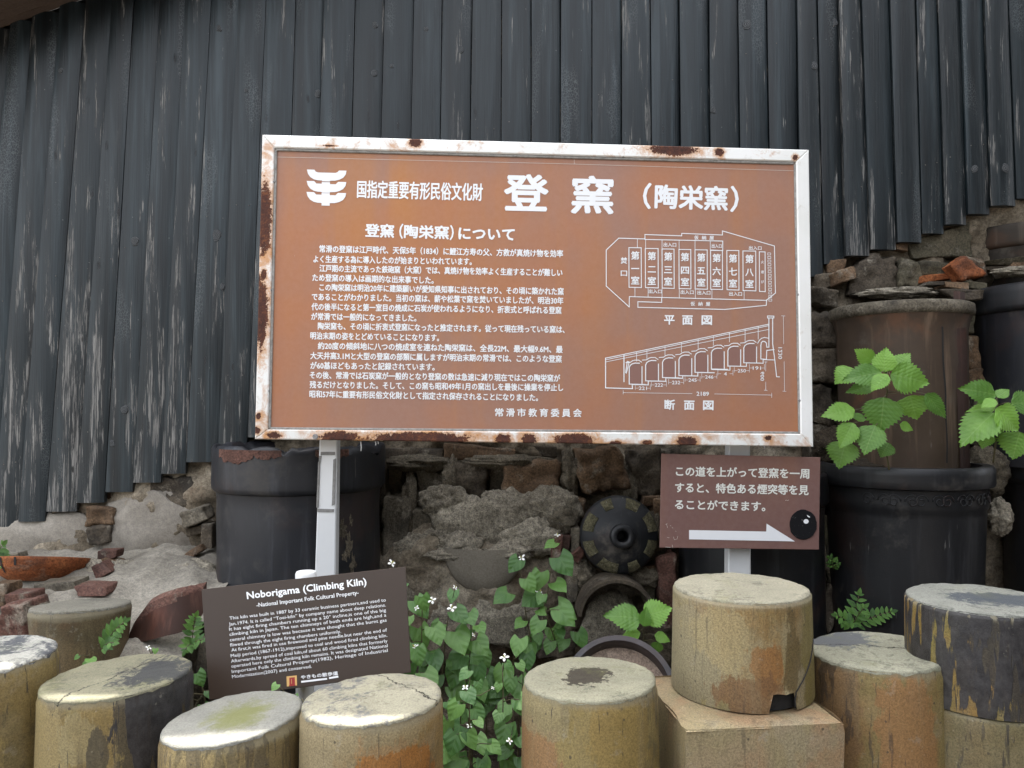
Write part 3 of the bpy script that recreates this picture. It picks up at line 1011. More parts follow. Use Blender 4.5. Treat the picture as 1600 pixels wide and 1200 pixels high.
ROCKS = [
    # left bay under the boards
    (rect(132, 792, 178, 822, 0), 3.24, 0.10, 'st_brown'), (rect(134, 822, 174, 852, -1), 3.22, 0.10, 'st_dark'),
    (rect(156, 758, 232, 797, 2), 3.30, 0.10, 'st_brown'), (rect(234, 744, 303, 796, -1, -1), 3.27, 0.10, 'st_dark'),
    ([(277, 799), (319, 789), (326, 812), (286, 828)], 3.12, 0.10, 'st_grey'), (rect(290, 824, 318, 838, -2), 3.16, 0.08, 'st_dark'),
    (rect(314, 818, 332, 856), 3.12, 0.10, 'st_dark'), ([(290, 862), (312, 848), (316, 862), (278, 884)], 3.08, 0.06, 'st_brown'),
    (rect(151, 861, 180, 874, -1), 3.05, 0.06, 'st_red'), ([(143, 886), (160, 880), (176, 893), (150, 906)], 2.93, 0.06, 'st_red'),
    (rect(160, 874, 186, 884, 1), 3.02, 0.06, 'st_brown'), (rect(12, 866, 30, 880), 3.1, 0.06, 'st_grey'), (rect(74, 805, 130, 830, 1), 3.31, 0.07, 'st_brown'), (rect(120, 838, 136, 868), 3.27, 0.07, 'st_grey'),
    ([(-6, 948), (36, 945), (46, 1000), (-6, 1006)], 2.48, 0.14, 'st_red'), ([(4, 930), (46, 925), (52, 946), (6, 950)], 2.62, 0.10, 'st_red'),
    (rect(38, 946, 58, 968), 2.5, 0.07, 'st_grey'), (rect(-30, 916, 6, 950), 2.66, 0.10, 'st_brown'), (rect(48, 975, 62, 1004), 2.45, 0.06, 'st_grey'), (rect(70, 1030, 106, 1062), 2.35, 0.06, 'st_grey'), (rect(-40, 1006, 30, 1050), 2.5, 0.1, 'st_dark'),
    ([(308, 1000), (332, 1004), (332, 1060), (306, 1060)], 2.5, 0.1, 'st_grey'),
    # centre, below the board
    (rect(600, 700, 690, 726, 2), 3.24, 0.12, 'st_dark'), (rect(694, 698, 806, 720, 3), 3.23, 0.12, 'st_brown'), (rect(812, 698, 872, 714, 1), 3.25, 0.12, 'st_dark'),
    (rect(628, 728, 652, 772, 0), 3.24, 0.1, 'st_dark'), (rect(652, 731, 702, 798, 3, 1), 3.20, 0.12, 'st_grey'), (rect(704, 720, 762, 786, -2), 3.19, 0.12, 'st_dark'), (rect(764, 722, 790, 770), 3.23, 0.12, 'st_grey'),
    (rect(789, 722, 874, 797, -3), 3.16, 0.14, 'st_brown'), (rect(876, 704, 898, 748), 3.22, 0.10, 'st_dark'),
    ([(897, 704), (966, 700), (982, 764), (914, 780)], 3.13, 0.14, 'st_brown'), ([(982, 702), (1032, 700), (1036, 772), (996, 774)], 3.15, 0.14, 'st_dark'),
    (rect(1036, 702, 1064, 772, 0), 3.2, 0.12, 'st_dark'), (rect(1006, 776, 1040, 790, 1), 3.12, 0.1, 'st_brown'),
    (rect(597, 775, 640, 872, 2, 2), 3.14, 0.12, 'st_grey'), (rect(642, 796, 690, 858, -2), 3.16, 0.12, 'st_grey'), (rect(572, 722, 604, 800), 3.20, 0.1, 'st_dark'), 
    
    (rect(840, 992, 900, 1030, -2), 3.02, 0.12, 'st_dark'),
    (rect(862, 842, 878, 884, -3, 3), 3.03, 0.06, 'st_red'), (rect(880, 838, 890, 878, -2, 1), 3.04, 0.06, 'st_red'), ([(892, 868), (906, 858), (912, 866), (904, 884)], 3.0, 0.05, 'st_red'),
    (rect(892, 824, 908, 872), 3.06, 0.08, 'st_grey'), ([(996, 884), (1024, 884), (1022, 902), (1000, 908)], 3.06, 0.06, 'st_brown'), ([(1000, 916), (1024, 912), (1024, 944), (1008, 948)], 3.08, 0.06, 'st_olive'),
    ([(886, 914), (904, 902), (900, 940), (888, 946)], 3.02, 0.06, 'st_grey'), (rect(892, 782, 914, 806, 1), 3.12, 0.08, 'st_brown'),
    ([(1026, 872), (1060, 866), (1060, 980), (1034, 982)], 3.02, 0.12, 'st_red'), (rect(1022, 782, 1036, 866), 3.1, 0.1, 'st_brown'),
    # right bay
    ([(1322, 462), (1352, 400), (1404, 398), (1406, 456)], 3.28, 0.10, 'st_dark'), ([(1408, 448), (1408, 404), (1432, 404), (1442, 446)], 3.27, 0.08, 'st_olive'),
    ([(1422, 376), (1516, 344), (1516, 402), (1424, 404)], 3.33, 0.06, 'st_olive'), (rect(1438, 408, 1486, 432, 1), 3.22, 0.09, 'st_olive'), (rect(1442, 430, 1490, 438, -2), 3.20, 0.08, 'st_orange'),
    ([(1484, 414), (1506, 398), (1542, 426), (1504, 440)], 3.14, 0.08, 'st_orange'), ([(1506, 398), (1536, 404), (1544, 432), (1538, 436)], 3.17, 0.08, 'st_brown'),
    (rect(1476, 440, 1516, 450, 1), 3.10, 0.09, 'st_brown'), (rect(1512, 440, 1546, 452, 1), 3.13, 0.09, 'st_olive'), ([(1466, 452), (1540, 452), (1538, 468), (1500, 470)], 3.06, 0.10, 'st_dark'),
    (rect(1425, 446, 1450, 460, 0), 3.08, 0.06, 'st_dark'), (rect(1448, 440, 1474, 448), 3.10, 0.06, 'st_dark'), (rect(1292, 408, 1322, 428), 3.29, 0.08, 'st_brown'), (rect(1276, 428, 1320, 448, -4), 3.27, 0.08, 'st_dark'), (rect(1268, 450, 1312, 478, 2), 3.25, 0.08, 'st_dark'),
    (rect(1302, 420, 1334, 440, -6), 3.25, 0.06, 'st_brown'), (rect(1400, 378, 1420, 392), 3.31, 0.06, 'st_brown'),
    (rect(1506, 486, 1524, 520), 3.15, 0.08, 'st_olive'), (rect(1508, 522, 1534, 576, 0, 1), 3.14, 0.1, 'st_brown'), ([(1504, 578), (1540, 576), (1544, 600), (1510, 604)], 3.12, 0.08, 'st_brown'),
    (rect(1538, 404, 1600, 414, -2), 3.20, 0.1, 'st_olive'), (rect(1540, 414, 1584, 424, -1), 3.17, 0.1, 'st_dark'), (rect(1580, 410, 1640, 420, -2), 3.2, 0.1, 'st_brown'),
    (rect(1520, 604, 1548, 700, 0), 3.2, 0.1, 'st_dark'), (rect(1540, 700, 1562, 732), 3.1, 0.08, 'st_brown'), (rect(1544, 740, 1572, 762), 3.04, 0.06, 'st_dark'),
    ([(1284, 800), (1302, 806), (1316, 868), (1300, 930)], 3.02, 0.10, 'st_olive'), ([(1284, 930), (1312, 900), (1330, 940), (1292, 990)], 3.0, 0.1, 'st_dark'), (rect(1262, 600, 1300, 660, 3), 3.24, 0.1, 'st_dark'), (rect(1262, 486, 1318, 540, 0), 3.24, 0.1, 'st_dark'), (rect(1262, 544, 1312, 596), 3.25, 0.1, 'st_dark'), (rect(1266, 664, 1300, 720), 3.2, 0.1, 'st_dark'),
]
for q, y, d, m in ROCKS:
    if q[0][0] > 1255 and y > 3.22:
        y -= 0.045
    elif 560 < q[0][0] < 1040 and q[0][1] < 870 and y > 3.13:
        y += 0.022
    rock(q, y, d, m)


def blob(name, c, r, mat, parent, rough=0.25, freq=9, seg=26, ring=16, seed=0.0):
    """lump of mortar: an uneven ellipsoid"""
    vs, fs = [], []
    for j in range(ring + 1):
        th = math.pi * j / ring
        for i in range(seg):
            ph = 2 * math.pi * i / seg
            d = V((math.sin(th) * math.cos(ph), math.sin(th) * math.sin(ph), math.cos(th)))
            k = 1 + rough * nz(d + V((seed, seed * 2, 0)), 1.7, 4) + rough * 0.55 * nz(d * 3 + V((seed, 0, 1)), 1.9, 4)
            vs.append(V(c) + V((d.x * r[0], d.y * r[1], d.z * r[2])) * k)
    for j in range(ring):
        for i in range(seg):
            i2 = (i + 1) % seg
            fs.append([j * seg + i, (j + 1) * seg + i, (j + 1) * seg + i2, j * seg + i2])
    return build(name, vs, fs, M[mat], parent, smooth=True)


for k, (x, y, Y, rx, rz, m) in enumerate([(752, 822, 3.16, 72, 44, 'mortar'), (806, 806, 3.15, 48, 36, 'mortar'), (862, 792, 3.15, 46, 30, 'mortar'), (696, 784, 3.19, 40, 26, 'mortar'), (830, 838, 3.12, 54, 30, 'mortar'), (660, 870, 3.17, 50, 40, 'mortar'), (640, 930, 3.14, 50, 50, 'mortar'), (790, 965, 3.09, 60, 44, 'mortar'), (700, 960, 3.11, 50, 50, 'mortar'), (720, 850, 3.1, 34, 20, 'mortar'),
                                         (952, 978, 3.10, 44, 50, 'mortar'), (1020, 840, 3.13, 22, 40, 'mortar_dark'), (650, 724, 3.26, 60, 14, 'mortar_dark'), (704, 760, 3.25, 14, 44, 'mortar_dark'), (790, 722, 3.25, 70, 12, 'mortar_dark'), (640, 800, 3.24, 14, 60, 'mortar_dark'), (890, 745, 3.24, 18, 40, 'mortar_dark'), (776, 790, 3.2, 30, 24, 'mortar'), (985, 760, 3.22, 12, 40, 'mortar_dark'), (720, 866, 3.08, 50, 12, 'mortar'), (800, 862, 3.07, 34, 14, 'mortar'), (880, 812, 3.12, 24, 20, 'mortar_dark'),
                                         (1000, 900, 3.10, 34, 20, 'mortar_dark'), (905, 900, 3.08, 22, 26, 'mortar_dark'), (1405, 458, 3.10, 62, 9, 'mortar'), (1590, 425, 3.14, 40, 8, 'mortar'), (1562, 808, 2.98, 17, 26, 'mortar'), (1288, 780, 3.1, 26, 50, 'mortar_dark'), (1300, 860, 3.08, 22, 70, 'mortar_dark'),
                                         (1400, 740, 2.95, 96, 22, 'soil'), (1410, 712, 3.02, 44, 34, 'mortar_dark'), (1540, 735, 3.05, 34, 40, 'mortar_dark'), (1528, 660, 3.2, 20, 50, 'mortar_dark'), (1600, 700, 3.2, 40, 20, 'mortar_dark'), (1310, 700, 3.15, 40, 30, 'soil'),
                                         (242, 838, 3.30, 100, 70, 'plaster'), (40, 850, 3.30, 140, 56, 'plaster'), (190, 900, 3.05, 80, 26, 'mortar'), (285, 905, 2.98, 66, 26, 'mortar')]):
    s = Y / FPX
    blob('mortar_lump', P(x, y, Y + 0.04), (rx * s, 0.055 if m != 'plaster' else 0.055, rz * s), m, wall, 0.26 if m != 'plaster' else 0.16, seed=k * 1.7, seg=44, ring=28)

# mortar shelf at the left
vs, fs = [], []
nx, ny = 90, 60
for j in range(ny + 1):
    for i in range(nx + 1):
        u, v = i / nx, j / ny
        x = -3.1 + 2.05 * u
        if v < 0.22:                                   # drop at the front
            y = 2.36 + 0.10 * v / 0.22
            z = 0.05 + 0.62 * v / 0.22
        else:
            w = (v - 0.22) / 0.78
            y = 2.46 + 0.86 * w
            z = 0.67 + 0.16 * min(1, w * 1.5) + 0.05 * max(0, w - 0.7)
        n_ = 0.045 * nz((x, y, z), 3.0, 5) + 0.014 * nz((x, y, z), 14, 4)
        vs.append((x, y - (n_ if v < 0.22 else 0), z + (n_ if v >= 0.22 else 0)))
for j in range(ny):
    for i in range(nx):
        a = j * (nx + 1) + i
        fs.append([a, a + 1, a + nx + 2, a + nx + 1])
build('mortar_shelf', vs, fs, M['shelf'], wall, smooth=True)
for (q, y, m) in [(rect(118, 918, 166, 932, 0), 2.72, 'st_red'), (rect(55, 912, 118, 930, -2), 2.78, 'st_grey')]:
    rock(q, y, 0.10, m, name='stone', seg=7)

# unseen shed-shaped block behind the viewer, added to darken low reflections
ln = empty('rear_shade_block', (-0.5, -5.5, 0), 'unseen low dark block added behind the viewer to hold back light', 'shed')
mb = MB()
mb.prism([V((-3.4, -4.6, 0)), V((2.6, -4.6, 0)), V((2.6, -4.6, 3.3)), V((-3.4, -4.6, 3.3))], [V((-3.4, -7.0, 0)), V((2.6, -7.0, 0)), V((2.6, -7.0, 3.3)), V((-3.4, -7.0, 3.3))])
fix_normals(mb.build('wall', M['back'], ln))
mb = MB()
e_ = [V((-3.6, -4.4, 3.28)), V((-3.6, -5.8, 3.95)), V((-3.6, -7.2, 3.28)), V((-3.6, -7.2, 3.36)), V((-3.6, -5.8, 4.03)), V((-3.6, -4.4, 3.36))]
mb.prism(e_, [p + V((6.4, 0, 0)) for p in e_])
fix_normals(mb.build('roof', M['roof'], ln))

# unseen shed-shaped block added right of the view, only to shade that side
nb = empty('side_shade_block', (3.9, -2.0, 0), 'unseen plain dark block added right of the view to shade that side', 'shed')
mb = MB()
mb.prism([V((3.0, 2.1, 0)), V((3.0, -6.5, 0)), V((3.0, -6.5, 4.3)), V((3.0, 2.1, 4.3))], [V((5.4, 2.1, 0)), V((5.4, -6.5, 0)), V((5.4, -6.5, 4.3)), V((5.4, 2.1, 4.3))])
fix_normals(mb.build('wall', M['back'], nb))
mb = MB()
e_ = [V((2.8, 2.3, 4.25)), V((4.2, 2.3, 5.0)), V((5.6, 2.3, 4.25)), V((5.6, 2.3, 4.32)), V((4.2, 2.3, 5.08)), V((2.8, 2.3, 4.32))]
mb.prism(e_, [p + V((0, -9.0, 0)) for p in e_])
fix_normals(mb.build('roof', M['roof'], nb))

# ------------------------------------------------------------------ stoneware set into the wall
def lathe(prof, c, seg=72, wob=0.0, seed=0.0, a0=0.0, a1=2 * math.pi):
    vs, fs = [], []
    full = abs(a1 - a0 - 2 * math.pi) < 1e-6
    n = seg if full else seg + 1
    for (r, z) in prof:
        for i in range(n):
            a = a0 + (a1 - a0) * i / seg
            k = 1 + wob * nz((math.cos(a) * 1.3 + seed, math.sin(a) * 1.3, z * 2), 1.2, 3)
            vs.append(V(c) + V((r * k * math.cos(a), r * k * math.sin(a), z)))
    for j in range(len(prof) - 1):
        for i in range(seg):
            i2 = (i + 1) % n if full else i + 1
            fs.append([j * n + i, j * n + i2, (j + 1) * n + i2, (j + 1) * n + i])
    return vs, fs


def subdiv(prof, step=0.03):
    out = [prof[0]]
    for a, b in zip(prof, prof[1:]):
        n = max(1, int(math.hypot(b[0] - a[0], b[1] - a[1]) / step))
        out += [(a[0] + (b[0] - a[0]) * k / n, a[1] + (b[1] - a[1]) * k / n) for k in range(1, n + 1)]
    return out


def wall_pipe(name, label, cat, cx, y, ztop, body, rim, wall_m, rim_m, zb=0.03, seed=0.0, taper=0.0, hrim=0.17, group=None, chip=None):
    """socketed pipe: collar at the top, open mouth"""
    x = P(cx, 700, y).x
    t = empty(name, (x, y, zb), label, cat, group)
    h = ztop - zb
    rb = body
    prof = subdiv([(rb * (1 - taper), 0.0), (rb, h - hrim - 0.035), (rb + 0.004, h - hrim - 0.012)])
    vs, fs = lathe(prof, (x, y, zb), wob=0.012, seed=seed)
    build('body', vs, fs, wall_m, t, smooth=True, org='parent')
    pr = [(rb - 0.01, h - hrim - 0.014), (rim - 0.012, h - hrim - 0.010), (rim - 0.002, h - hrim), (rim, h - hrim + 0.012), (rim, h - 0.016), (rim - 0.006, h - 0.003), (rim - 0.018, h), (rim - 0.036, h - 0.006), (rim - 0.042, h - 0.03), (rim - 0.045, h - hrim)]
    vs, fs = lathe(subdiv(pr, 0.02), (x, y, zb), wob=0.008, seed=seed + 3)
    if chip:
        for v in vs:
            if v.z > zb + h - 0.035:
                d = nz((v.x * 1.0 + seed, v.y, 0), 14, 3)
                if d > 0.02:
                    v.z -= min(0.03, d * chip)
    rim_o = build('collar', vs, fs, rim_m, t, smooth=True, org='parent')
    return t, x, h, rim_o


def patch_on(t, x, y, r, a0, a1, z0, z1, mat, name, seed=0, n=18, off=0.002):
    """thin irregular flake on a round face, angles in degrees from straight at the viewer"""
    vs, fs = [], []
    for i in range(n + 1):
        a = R(a0 + (a1 - a0) * i / n - 90)
        e = abs(2 * i / n - 1)
        lo = z0 + (z1 - z0) * (0.35 * e ** 2 + 0.30 * max(0, nz((i * 0.37, seed, 0), 1.0, 3) + 0.3))
        for z in (lo, z1):
            for rr in (r + off,):
                vs.append((x + rr * math.cos(a), y + rr * math.sin(a), z))
    for i in range(n):
        fs.append([2 * i, 2 * i + 2, 2 * i + 3, 2 * i + 1])
    return build(name, vs, fs, mat, t, smooth=True)


M['glaze_dull'] = mat_glaze('dull_dark_clay', (0.018, 0.015, 0.012), (0.034, 0.028, 0.022), 0.7, 0.2, 0.0, 0.4, 0.2)
# big black pipe behind the left post
YP = 3.12
t1, x1, h1, col1 = wall_pipe('clay_pipe', 'large blue-black clay pipe with chipped red collar behind the left sign post', 'clay pipe', 470, YP, 1.315, 0.317, 0.339, M['glaze_blue'], M['glaze_blue'], seed=2, chip=0.05)
for (a0, a1, d, s) in [(-44, -14, 0.055, 1), (-15, 4, 0.036, 5), (24, 46, 0.04, 9)]:
    patch_on(col1, x1, YP, 0.3400, a0, a1, 1.303 - d, 1.302, M['st_red'], 'broken_edge', seed=s)
# mortar smear on its right flank
for k_, (a_, z_, ra_, rz_) in enumerate([(44, 1.00, 3.5, 0.035), (49, 0.94, 3.0, 0.045), (46, 0.90, 2.0, 0.02), (53, 0.86, 2.2, 0.04), (40, 0.97, 1.2, 0.014), (51, 1.03, 1.4, 0.02)]):
    vs = []
    for q_ in range(24):
        w_ = 2 * math.pi * q_ / 24
        kk = 1 + 0.9 * nz((math.cos(w_) * 1.4 + k_ * 3, math.sin(w_) * 1.4, 2), 1.6, 4)
        an_ = R(a_ + ra_ * kk * math.cos(w_) - 90)
        vs.append((x1 + 0.3185 * math.cos(an_), YP + 0.3185 * math.sin(an_), z_ + rz_ * kk * math.sin(w_)))
    vs.append((x1 + 0.3195 * math.cos(R(a_ - 90)), YP + 0.3195 * math.sin(R(a_ - 90)), z_))
    build('mortar_smear', vs, [[q_, (q_ + 1) % 24, 24] for q_ in range(24)], M['mortar_dark'], t1)

# brown pipe with a flared lip standing in the black jar, right
xb = P(1408, 600, 3.12).x
pb = empty('clay_pipe', (xb, 3.12, 1.14), 'brown clay pipe with pale flared lip behind the leafy plant', 'clay pipe')
zt = P(1410, 466, 3.12 - 0.26).z
hb = zt - 1.14
rb = 0.238
prof = subdiv([(rb - 0.002, 0), (rb, hb * 0.55), (rb + 0.002, hb - 0.11), (rb + 0.010, hb - 0.07), (rb + 0.016, hb - 0.05)])
vs, fs = lathe(prof, (xb, 3.12, 1.14), wob=0.01, seed=5)
build('body', vs, fs, M['glaze_brown'], pb, smooth=True, org='parent')
pr = [(rb + 0.010, hb - 0.052), (rb + 0.026, hb - 0.045), (rb + 0.030, hb - 0.03), (rb + 0.028, hb - 0.006), (rb + 0.015, hb), (rb - 0.02, hb - 0.005), (rb - 0.03, hb - 0.06)]
vs, fs = lathe(subdiv(pr, 0.012), (xb, 3.12, 1.14), wob=0.012, seed=6)
build('lip', vs, fs, M['st_grey'], pb, smooth=True, org='parent')
# repaired crack and red flank
for (a, w, z0, z1, mm, nm) in [(14, 1.6, 1.25, 1.86, 'back', 'crack'), (34, 20, 1.15, 1.90, 'glaze_red', 'red_flank')]:
    vs, fs = [], []
    n = 24
    for k in range(n + 1):
        z = z0 + (z1 - z0) * k / n
        m_ = a + 5 * nz((z, 3, a), 2.5, 3) - (z - z0) * (12 if nm == 'crack' else 0)
        for s_ in range(5):
            an = R(m_ - w / 2 + w * s_ / 4 - 90)
            rr = rb * 1.004 + (0.0032 if nm == 'crack' else 0.0016)
            vs.append((xb + rr * math.cos(an), 3.12 + rr * math.sin(an), z))
    for k in range(n):
        for s_ in range(4):
            i = k * 5 + s_
            fs.append([i, i + 1, i + 6, i + 5])
    build(nm, vs, fs, M[mm], pb, smooth=True, org='parent')

# black jar below it, moulded rim
YJ = 3.06
xj = P(1408, 800, YJ).x
zj = P(1424, 733, YJ - 0.31).z
jar = empty('glazed_jar', (xj, YJ, 0.03), 'broad black glazed jar with moulded ornamental rim under the brown pipe', 'jar')
hj = zj - 0.03
prof = subdiv([(0.255, 0), (0.275, hj - 0.58), (0.276, hj - 0.55), (0.285, hj - 0.30), (0.293, hj - 0.165), (0.300, hj - 0.155), (0.302, hj - 0.085), (0.306, hj - 0.078)], 0.02)
vs, fs = lathe(prof, (xj, YJ, 0.03), wob=0.006, seed=8)
build('body', vs, fs, M['glaze'], jar, smooth=True, org='parent')
pr = [(0.300, hj - 0.082), (0.318, hj - 0.076), (0.322, hj - 0.066), (0.322, hj - 0.010), (0.315, hj), (0.28, hj), (0.27, hj - 0.05)]
vs, fs = lathe(subdiv(pr, 0.015), (xj, YJ, 0.03), wob=0.006, seed=9)
build('rim', vs, fs, M['glaze'], jar, smooth=True, org='parent', sharp=40)
for z in (hj - 0.66, hj - 0.675, hj - 0.69, hj - 0.705):
    mb = MB()
    pts = [(xj + 0.2755 * math.cos(a), YJ + 0.2755 * math.sin(a), 0.03 + z) for a in [R(-170 + 160 * k / 40) for k in range(41)]]
    mb.tube(pts, 0.0045, 6)
    mb.build('ridge', M['glaze'], jar, smooth=True)
# scroll relief round the neck
for k in range(6):
    ac = R(-90 + (k - 2.5) * 17)
    mb = MB()
    for s_ in (-1, 1):
        pts = []
        for q in range(22):
            w = q / 21
            rr = 0.026 * (1 - 0.75 * w)
            th_ = w * 4.6 * math.pi * 0.6
            dx = s_ * (0.030 - rr * math.cos(th_) * 0.9)
            dz = rr * math.sin(th_)
            a = ac + dx / 0.302
            pts.append((xj + 0.3035 * math.cos(a), YJ + 0.3035 * math.sin(a), 0.03 + hj - 0.118 + dz))
        mb.tube(pts, 0.0022, 6)
    mb.build('scroll_relief', M['glaze'], jar, smooth=True)

# blue-black pipe at the right edge
wall_pipe('clay_pipe', 'blue-black clay pipe with thick collar cut by the right edge of the photo', 'clay pipe', 1662, 3.20, P(1600, 432, 2.9).z, 0.325, 0.352, M['glaze_blue'], M['glaze'], zb=1.22, seed=11, hrim=0.10)
wall_pipe('clay_pipe', 'black ridged clay pipe low at the right edge beside the ornamental jar', 'clay pipe', 1716, 3.10, P(1600, 722, 2.85).z, 0.330, 0.345, M['glaze'], M['glaze'], seed=12, hrim=0.09)
wall_pipe('clay_pipe', 'dark brown clay pipe half hidden under the boards at upper right', 'clay pipe', 1618, 3.51, P(1600, 340, 3.2).z, 0.31, 0.33, M['glaze_dull'], M['glaze_dull'], zb=1.95, seed=14, hrim=0.09)
# black pipe behind the direction sign
wall_pipe('clay_pipe', 'black clay pipe in the shade behind the small arrow sign', 'clay pipe', 1170, 3.16, P(1170, 742, 2.9).z, 0.285, 0.305, M['glaze'], M['glaze'], seed=16, hrim=0.12)

# pierced round cover
cov = empty('kiln_cover', P(968, 836, 3.06), 'round domed black kiln cover with a centre hole set in the wall', 'kiln cover')
cc = WORLD[cov]


def face_lathe(prof, c, seg=56, tilt=0.10, a0=0.0, a1=2 * math.pi):
    """turned about an axis that points at the viewer; z of the profile runs towards the camera"""
    vs, fs = lathe(prof, (0, 0, 0), seg, 0.008, 4, a0, a1)
    m = Matrix.Rotation(R(90) - tilt, 3, 'X')
    return [V(c) + m @ v for v in vs], fs


vs, fs = face_lathe(subdiv([(0.150, -0.06), (0.156, -0.02), (0.152, 0.0), (0.146, 0.010), (0.10, 0.042), (0.060, 0.060), (0.046, 0.064)], 0.012), cc)
M['cover'] = mat_glaze('dusty_black_glaze', (0.011, 0.012, 0.014), (0.022, 0.023, 0.025), 0.45, 0.9, 0.0, 0.75, 0.3)
build('dome', vs, fs, M['cover'], cov, smooth=True, org='parent')
vs, fs = face_lathe(subdiv([(0.048, 0.055), (0.047, 0.090), (0.043, 0.096), (0.026, 0.098), (0.022, 0.092), (0.021, 0.0), (0.0005, -0.005)], 0.010), cc)
build('hub', vs, fs, M['glaze'], cov, smooth=True, org='parent')
M['lime'] = mat_mortar('lime_patch', (0.10, 0.095, 0.06), (0.19, 0.175, 0.11), 1.0, 0.3)
for k in range(8):
    a = R(22.5 + 45 * k)
    w = R([16, 12, 9, 15, 13, 17, 10, 14][k])
    vs, fs = face_lathe([(0.149, 0.011), (0.142, 0.0185), (0.128, 0.0285), (0.112, 0.0395), (0.108, 0.037)], cc, 8, 0.10, a - w, a + w)
    build('lime_patch', vs, fs, M['lime'], cov, smooth=True, org='parent')

# shallow grey dish buried upside down in the mortar
bd_ = empty('buried_dish', P(756, 858, 3.085), 'smooth grey dish half buried in the mortar above the heart-leaved plants', 'dish')
M['dish'] = mat_simple('grey_dish', (0.13, 0.112, 0.088), (0.22, 0.195, 0.155), 6, 0.7, 0.25, 0.003, 0.3, 140)
vs, fs = face_lathe(subdiv([(0.172, -0.06), (0.168, -0.01), (0.155, 0.008), (0.12, 0.020), (0.06, 0.028), (0.001, 0.030)], 0.02), WORLD[bd_], 60, 0.0, R(178), R(362))
vs = [WORLD[bd_] + V(((v - WORLD[bd_]).x * 0.95, (v - WORLD[bd_]).y, (v - WORLD[bd_]).z * 1.05)) for v in vs]
build('shell', vs, fs, M['dish'], bd_, smooth=True, org='parent')

# half pipe arch under it
arch = empty('pipe_arch', P(962, 962, 2.98), 'broken half pipe forming a small arch below the round cover', 'pipe')
ca = WORLD[arch]
vs, fs = face_lathe(subdiv([(0.150, -0.10), (0.150, 0.045), (0.148, 0.05), (0.136, 0.05), (0.134, 0.045), (0.134, -0.10)], 0.03), ca, 30, 0.0, R(4), R(176))
build('shell', vs, fs, M['st_dark'], arch, smooth=True, org='parent', sharp=50)

# tilted pipe end filled with sand, behind the front row
ringc = PD(968, 1078, 2.30)
rp = empty('pipe_end', ringc, 'tilted pale pipe end filled with pinkish sand behind the stained stump', 'pipe')


def tilt_lathe(prof, c, seg, rx, rz=0.0, wob=0.004):
    vs, fs = lathe(prof, (0, 0, 0), seg, wob, 7)
    m = Matrix.Rotation(rz, 3, 'Z') @ Matrix.Rotation(rx, 3, 'X')
    return [V(c) + m @ v for v in vs], fs


vs, fs = tilt_lathe(subdiv([(0.170, -0.42), (0.172, -0.012), (0.168, 0.0), (0.152, 0.0), (0.148, -0.01), (0.148, -0.10)], 0.03), ringc, 64, R(52), R(-8))
build('shell', vs, fs, M['glaze_blue'], rp, smooth=True, org='parent', sharp=50)
M['sand'] = mat_mortar('pink_sand', (0.26, 0.19, 0.15), (0.42, 0.34, 0.28), 0.7, 0.2)
vs, fs = tilt_lathe([(0.149, -0.05), (0.12, -0.055), (0.08, -0.065), (0.04, -0.07), (0.001, -0.07)], ringc, 64, R(52), R(-8), 0.01)
build('sand_fill', vs, fs, M['sand'], rp, smooth=True, org='parent')

# orange bowl half sunk in the wall at the left
bw = empty('clay_bowl', P(62, 908, 3.05), 'orange glazed bowl half sunk in the mortar at far left', 'bowl')
cb = WORLD[bw]
MT = Matrix.Rotation(R(-13), 3, 'X')
vs, fs = lathe(subdiv([(0.10, 0.0), (0.14, 0.022), (0.168, 0.055), (0.178, 0.088), (0.168, 0.090), (0.15, 0.05)], 0.01), (0, 0, 0), 64, 0.01, 3)
vs = [cb + MT @ v for v in vs]
build('shell', vs, fs, M['st_orange'], bw, smooth=True, org='parent')
vs, fs = lathe([(0.170, 0.080), (0.08, 0.086), (0.001, 0.088)], (0, 0, 0), 64, 0.02, 5)
vs = [cb + MT @ v for v in vs]
build('mortar_fill', vs, fs, M['plaster'], bw, smooth=True, org='parent')
for k, a in enumerate([-62, -48, -28]):
    vs = []
    for (r, z) in [(0.1795, 0.086), (0.1705, 0.056), (0.150, 0.030)][: 3 if k % 2 else 2]:
        for s_ in (-1, 1):
            an = R(a - 62 + s_ * 1.5)
            vs.append(cb + MT @ V((r * math.cos(an), r * math.sin(an), z)))
    fs = [[2 * i, 2 * i + 1, 2 * i + 3, 2 * i + 2] for i in range(len(vs) // 2 - 1)]
    build('tar_run', vs, fs, M['back'], bw, org='parent')

# big red-edged potsherd
shard_px = [(197, 1004), (210, 972), (232, 943), (262, 930), (318, 918), (316, 960), (306, 978), (280, 988), (245, 995), (215, 1003)]


def shard_pt(px, py, off):
    u = (px - 197) / 120.0
    y = 2.54 - 0.10 * math.sin(u * math.pi * 0.8) + 0.05 * u + (1000 - py) / 100.0 * 0.05
    return P(px, py, y) + V((0, off, 0.012 * (off > 0)))


sh = empty('potsherd', P(255, 1004, 2.55), 'broken curved potsherd with raw red edge lying on the mortar shelf', 'potsherd')
import mathutils.geometry as mg
grid_v, grid_f = [], []
nu, nv = 22, 9
up_edge = [(197, 1004), (210, 972), (232, 943), (262, 930), (290, 924), (318, 918)]
lo_edge = [(197, 1005), (222, 1003), (250, 996), (280, 989), (306, 978), (317, 958)]


def along(e, u):
    k = u * (len(e) - 1)
    i = min(int(k), len(e) - 2)
    f = k - i
    return (e[i][0] + (e[i + 1][0] - e[i][0]) * f, e[i][1] + (e[i + 1][1] - e[i][1]) * f)


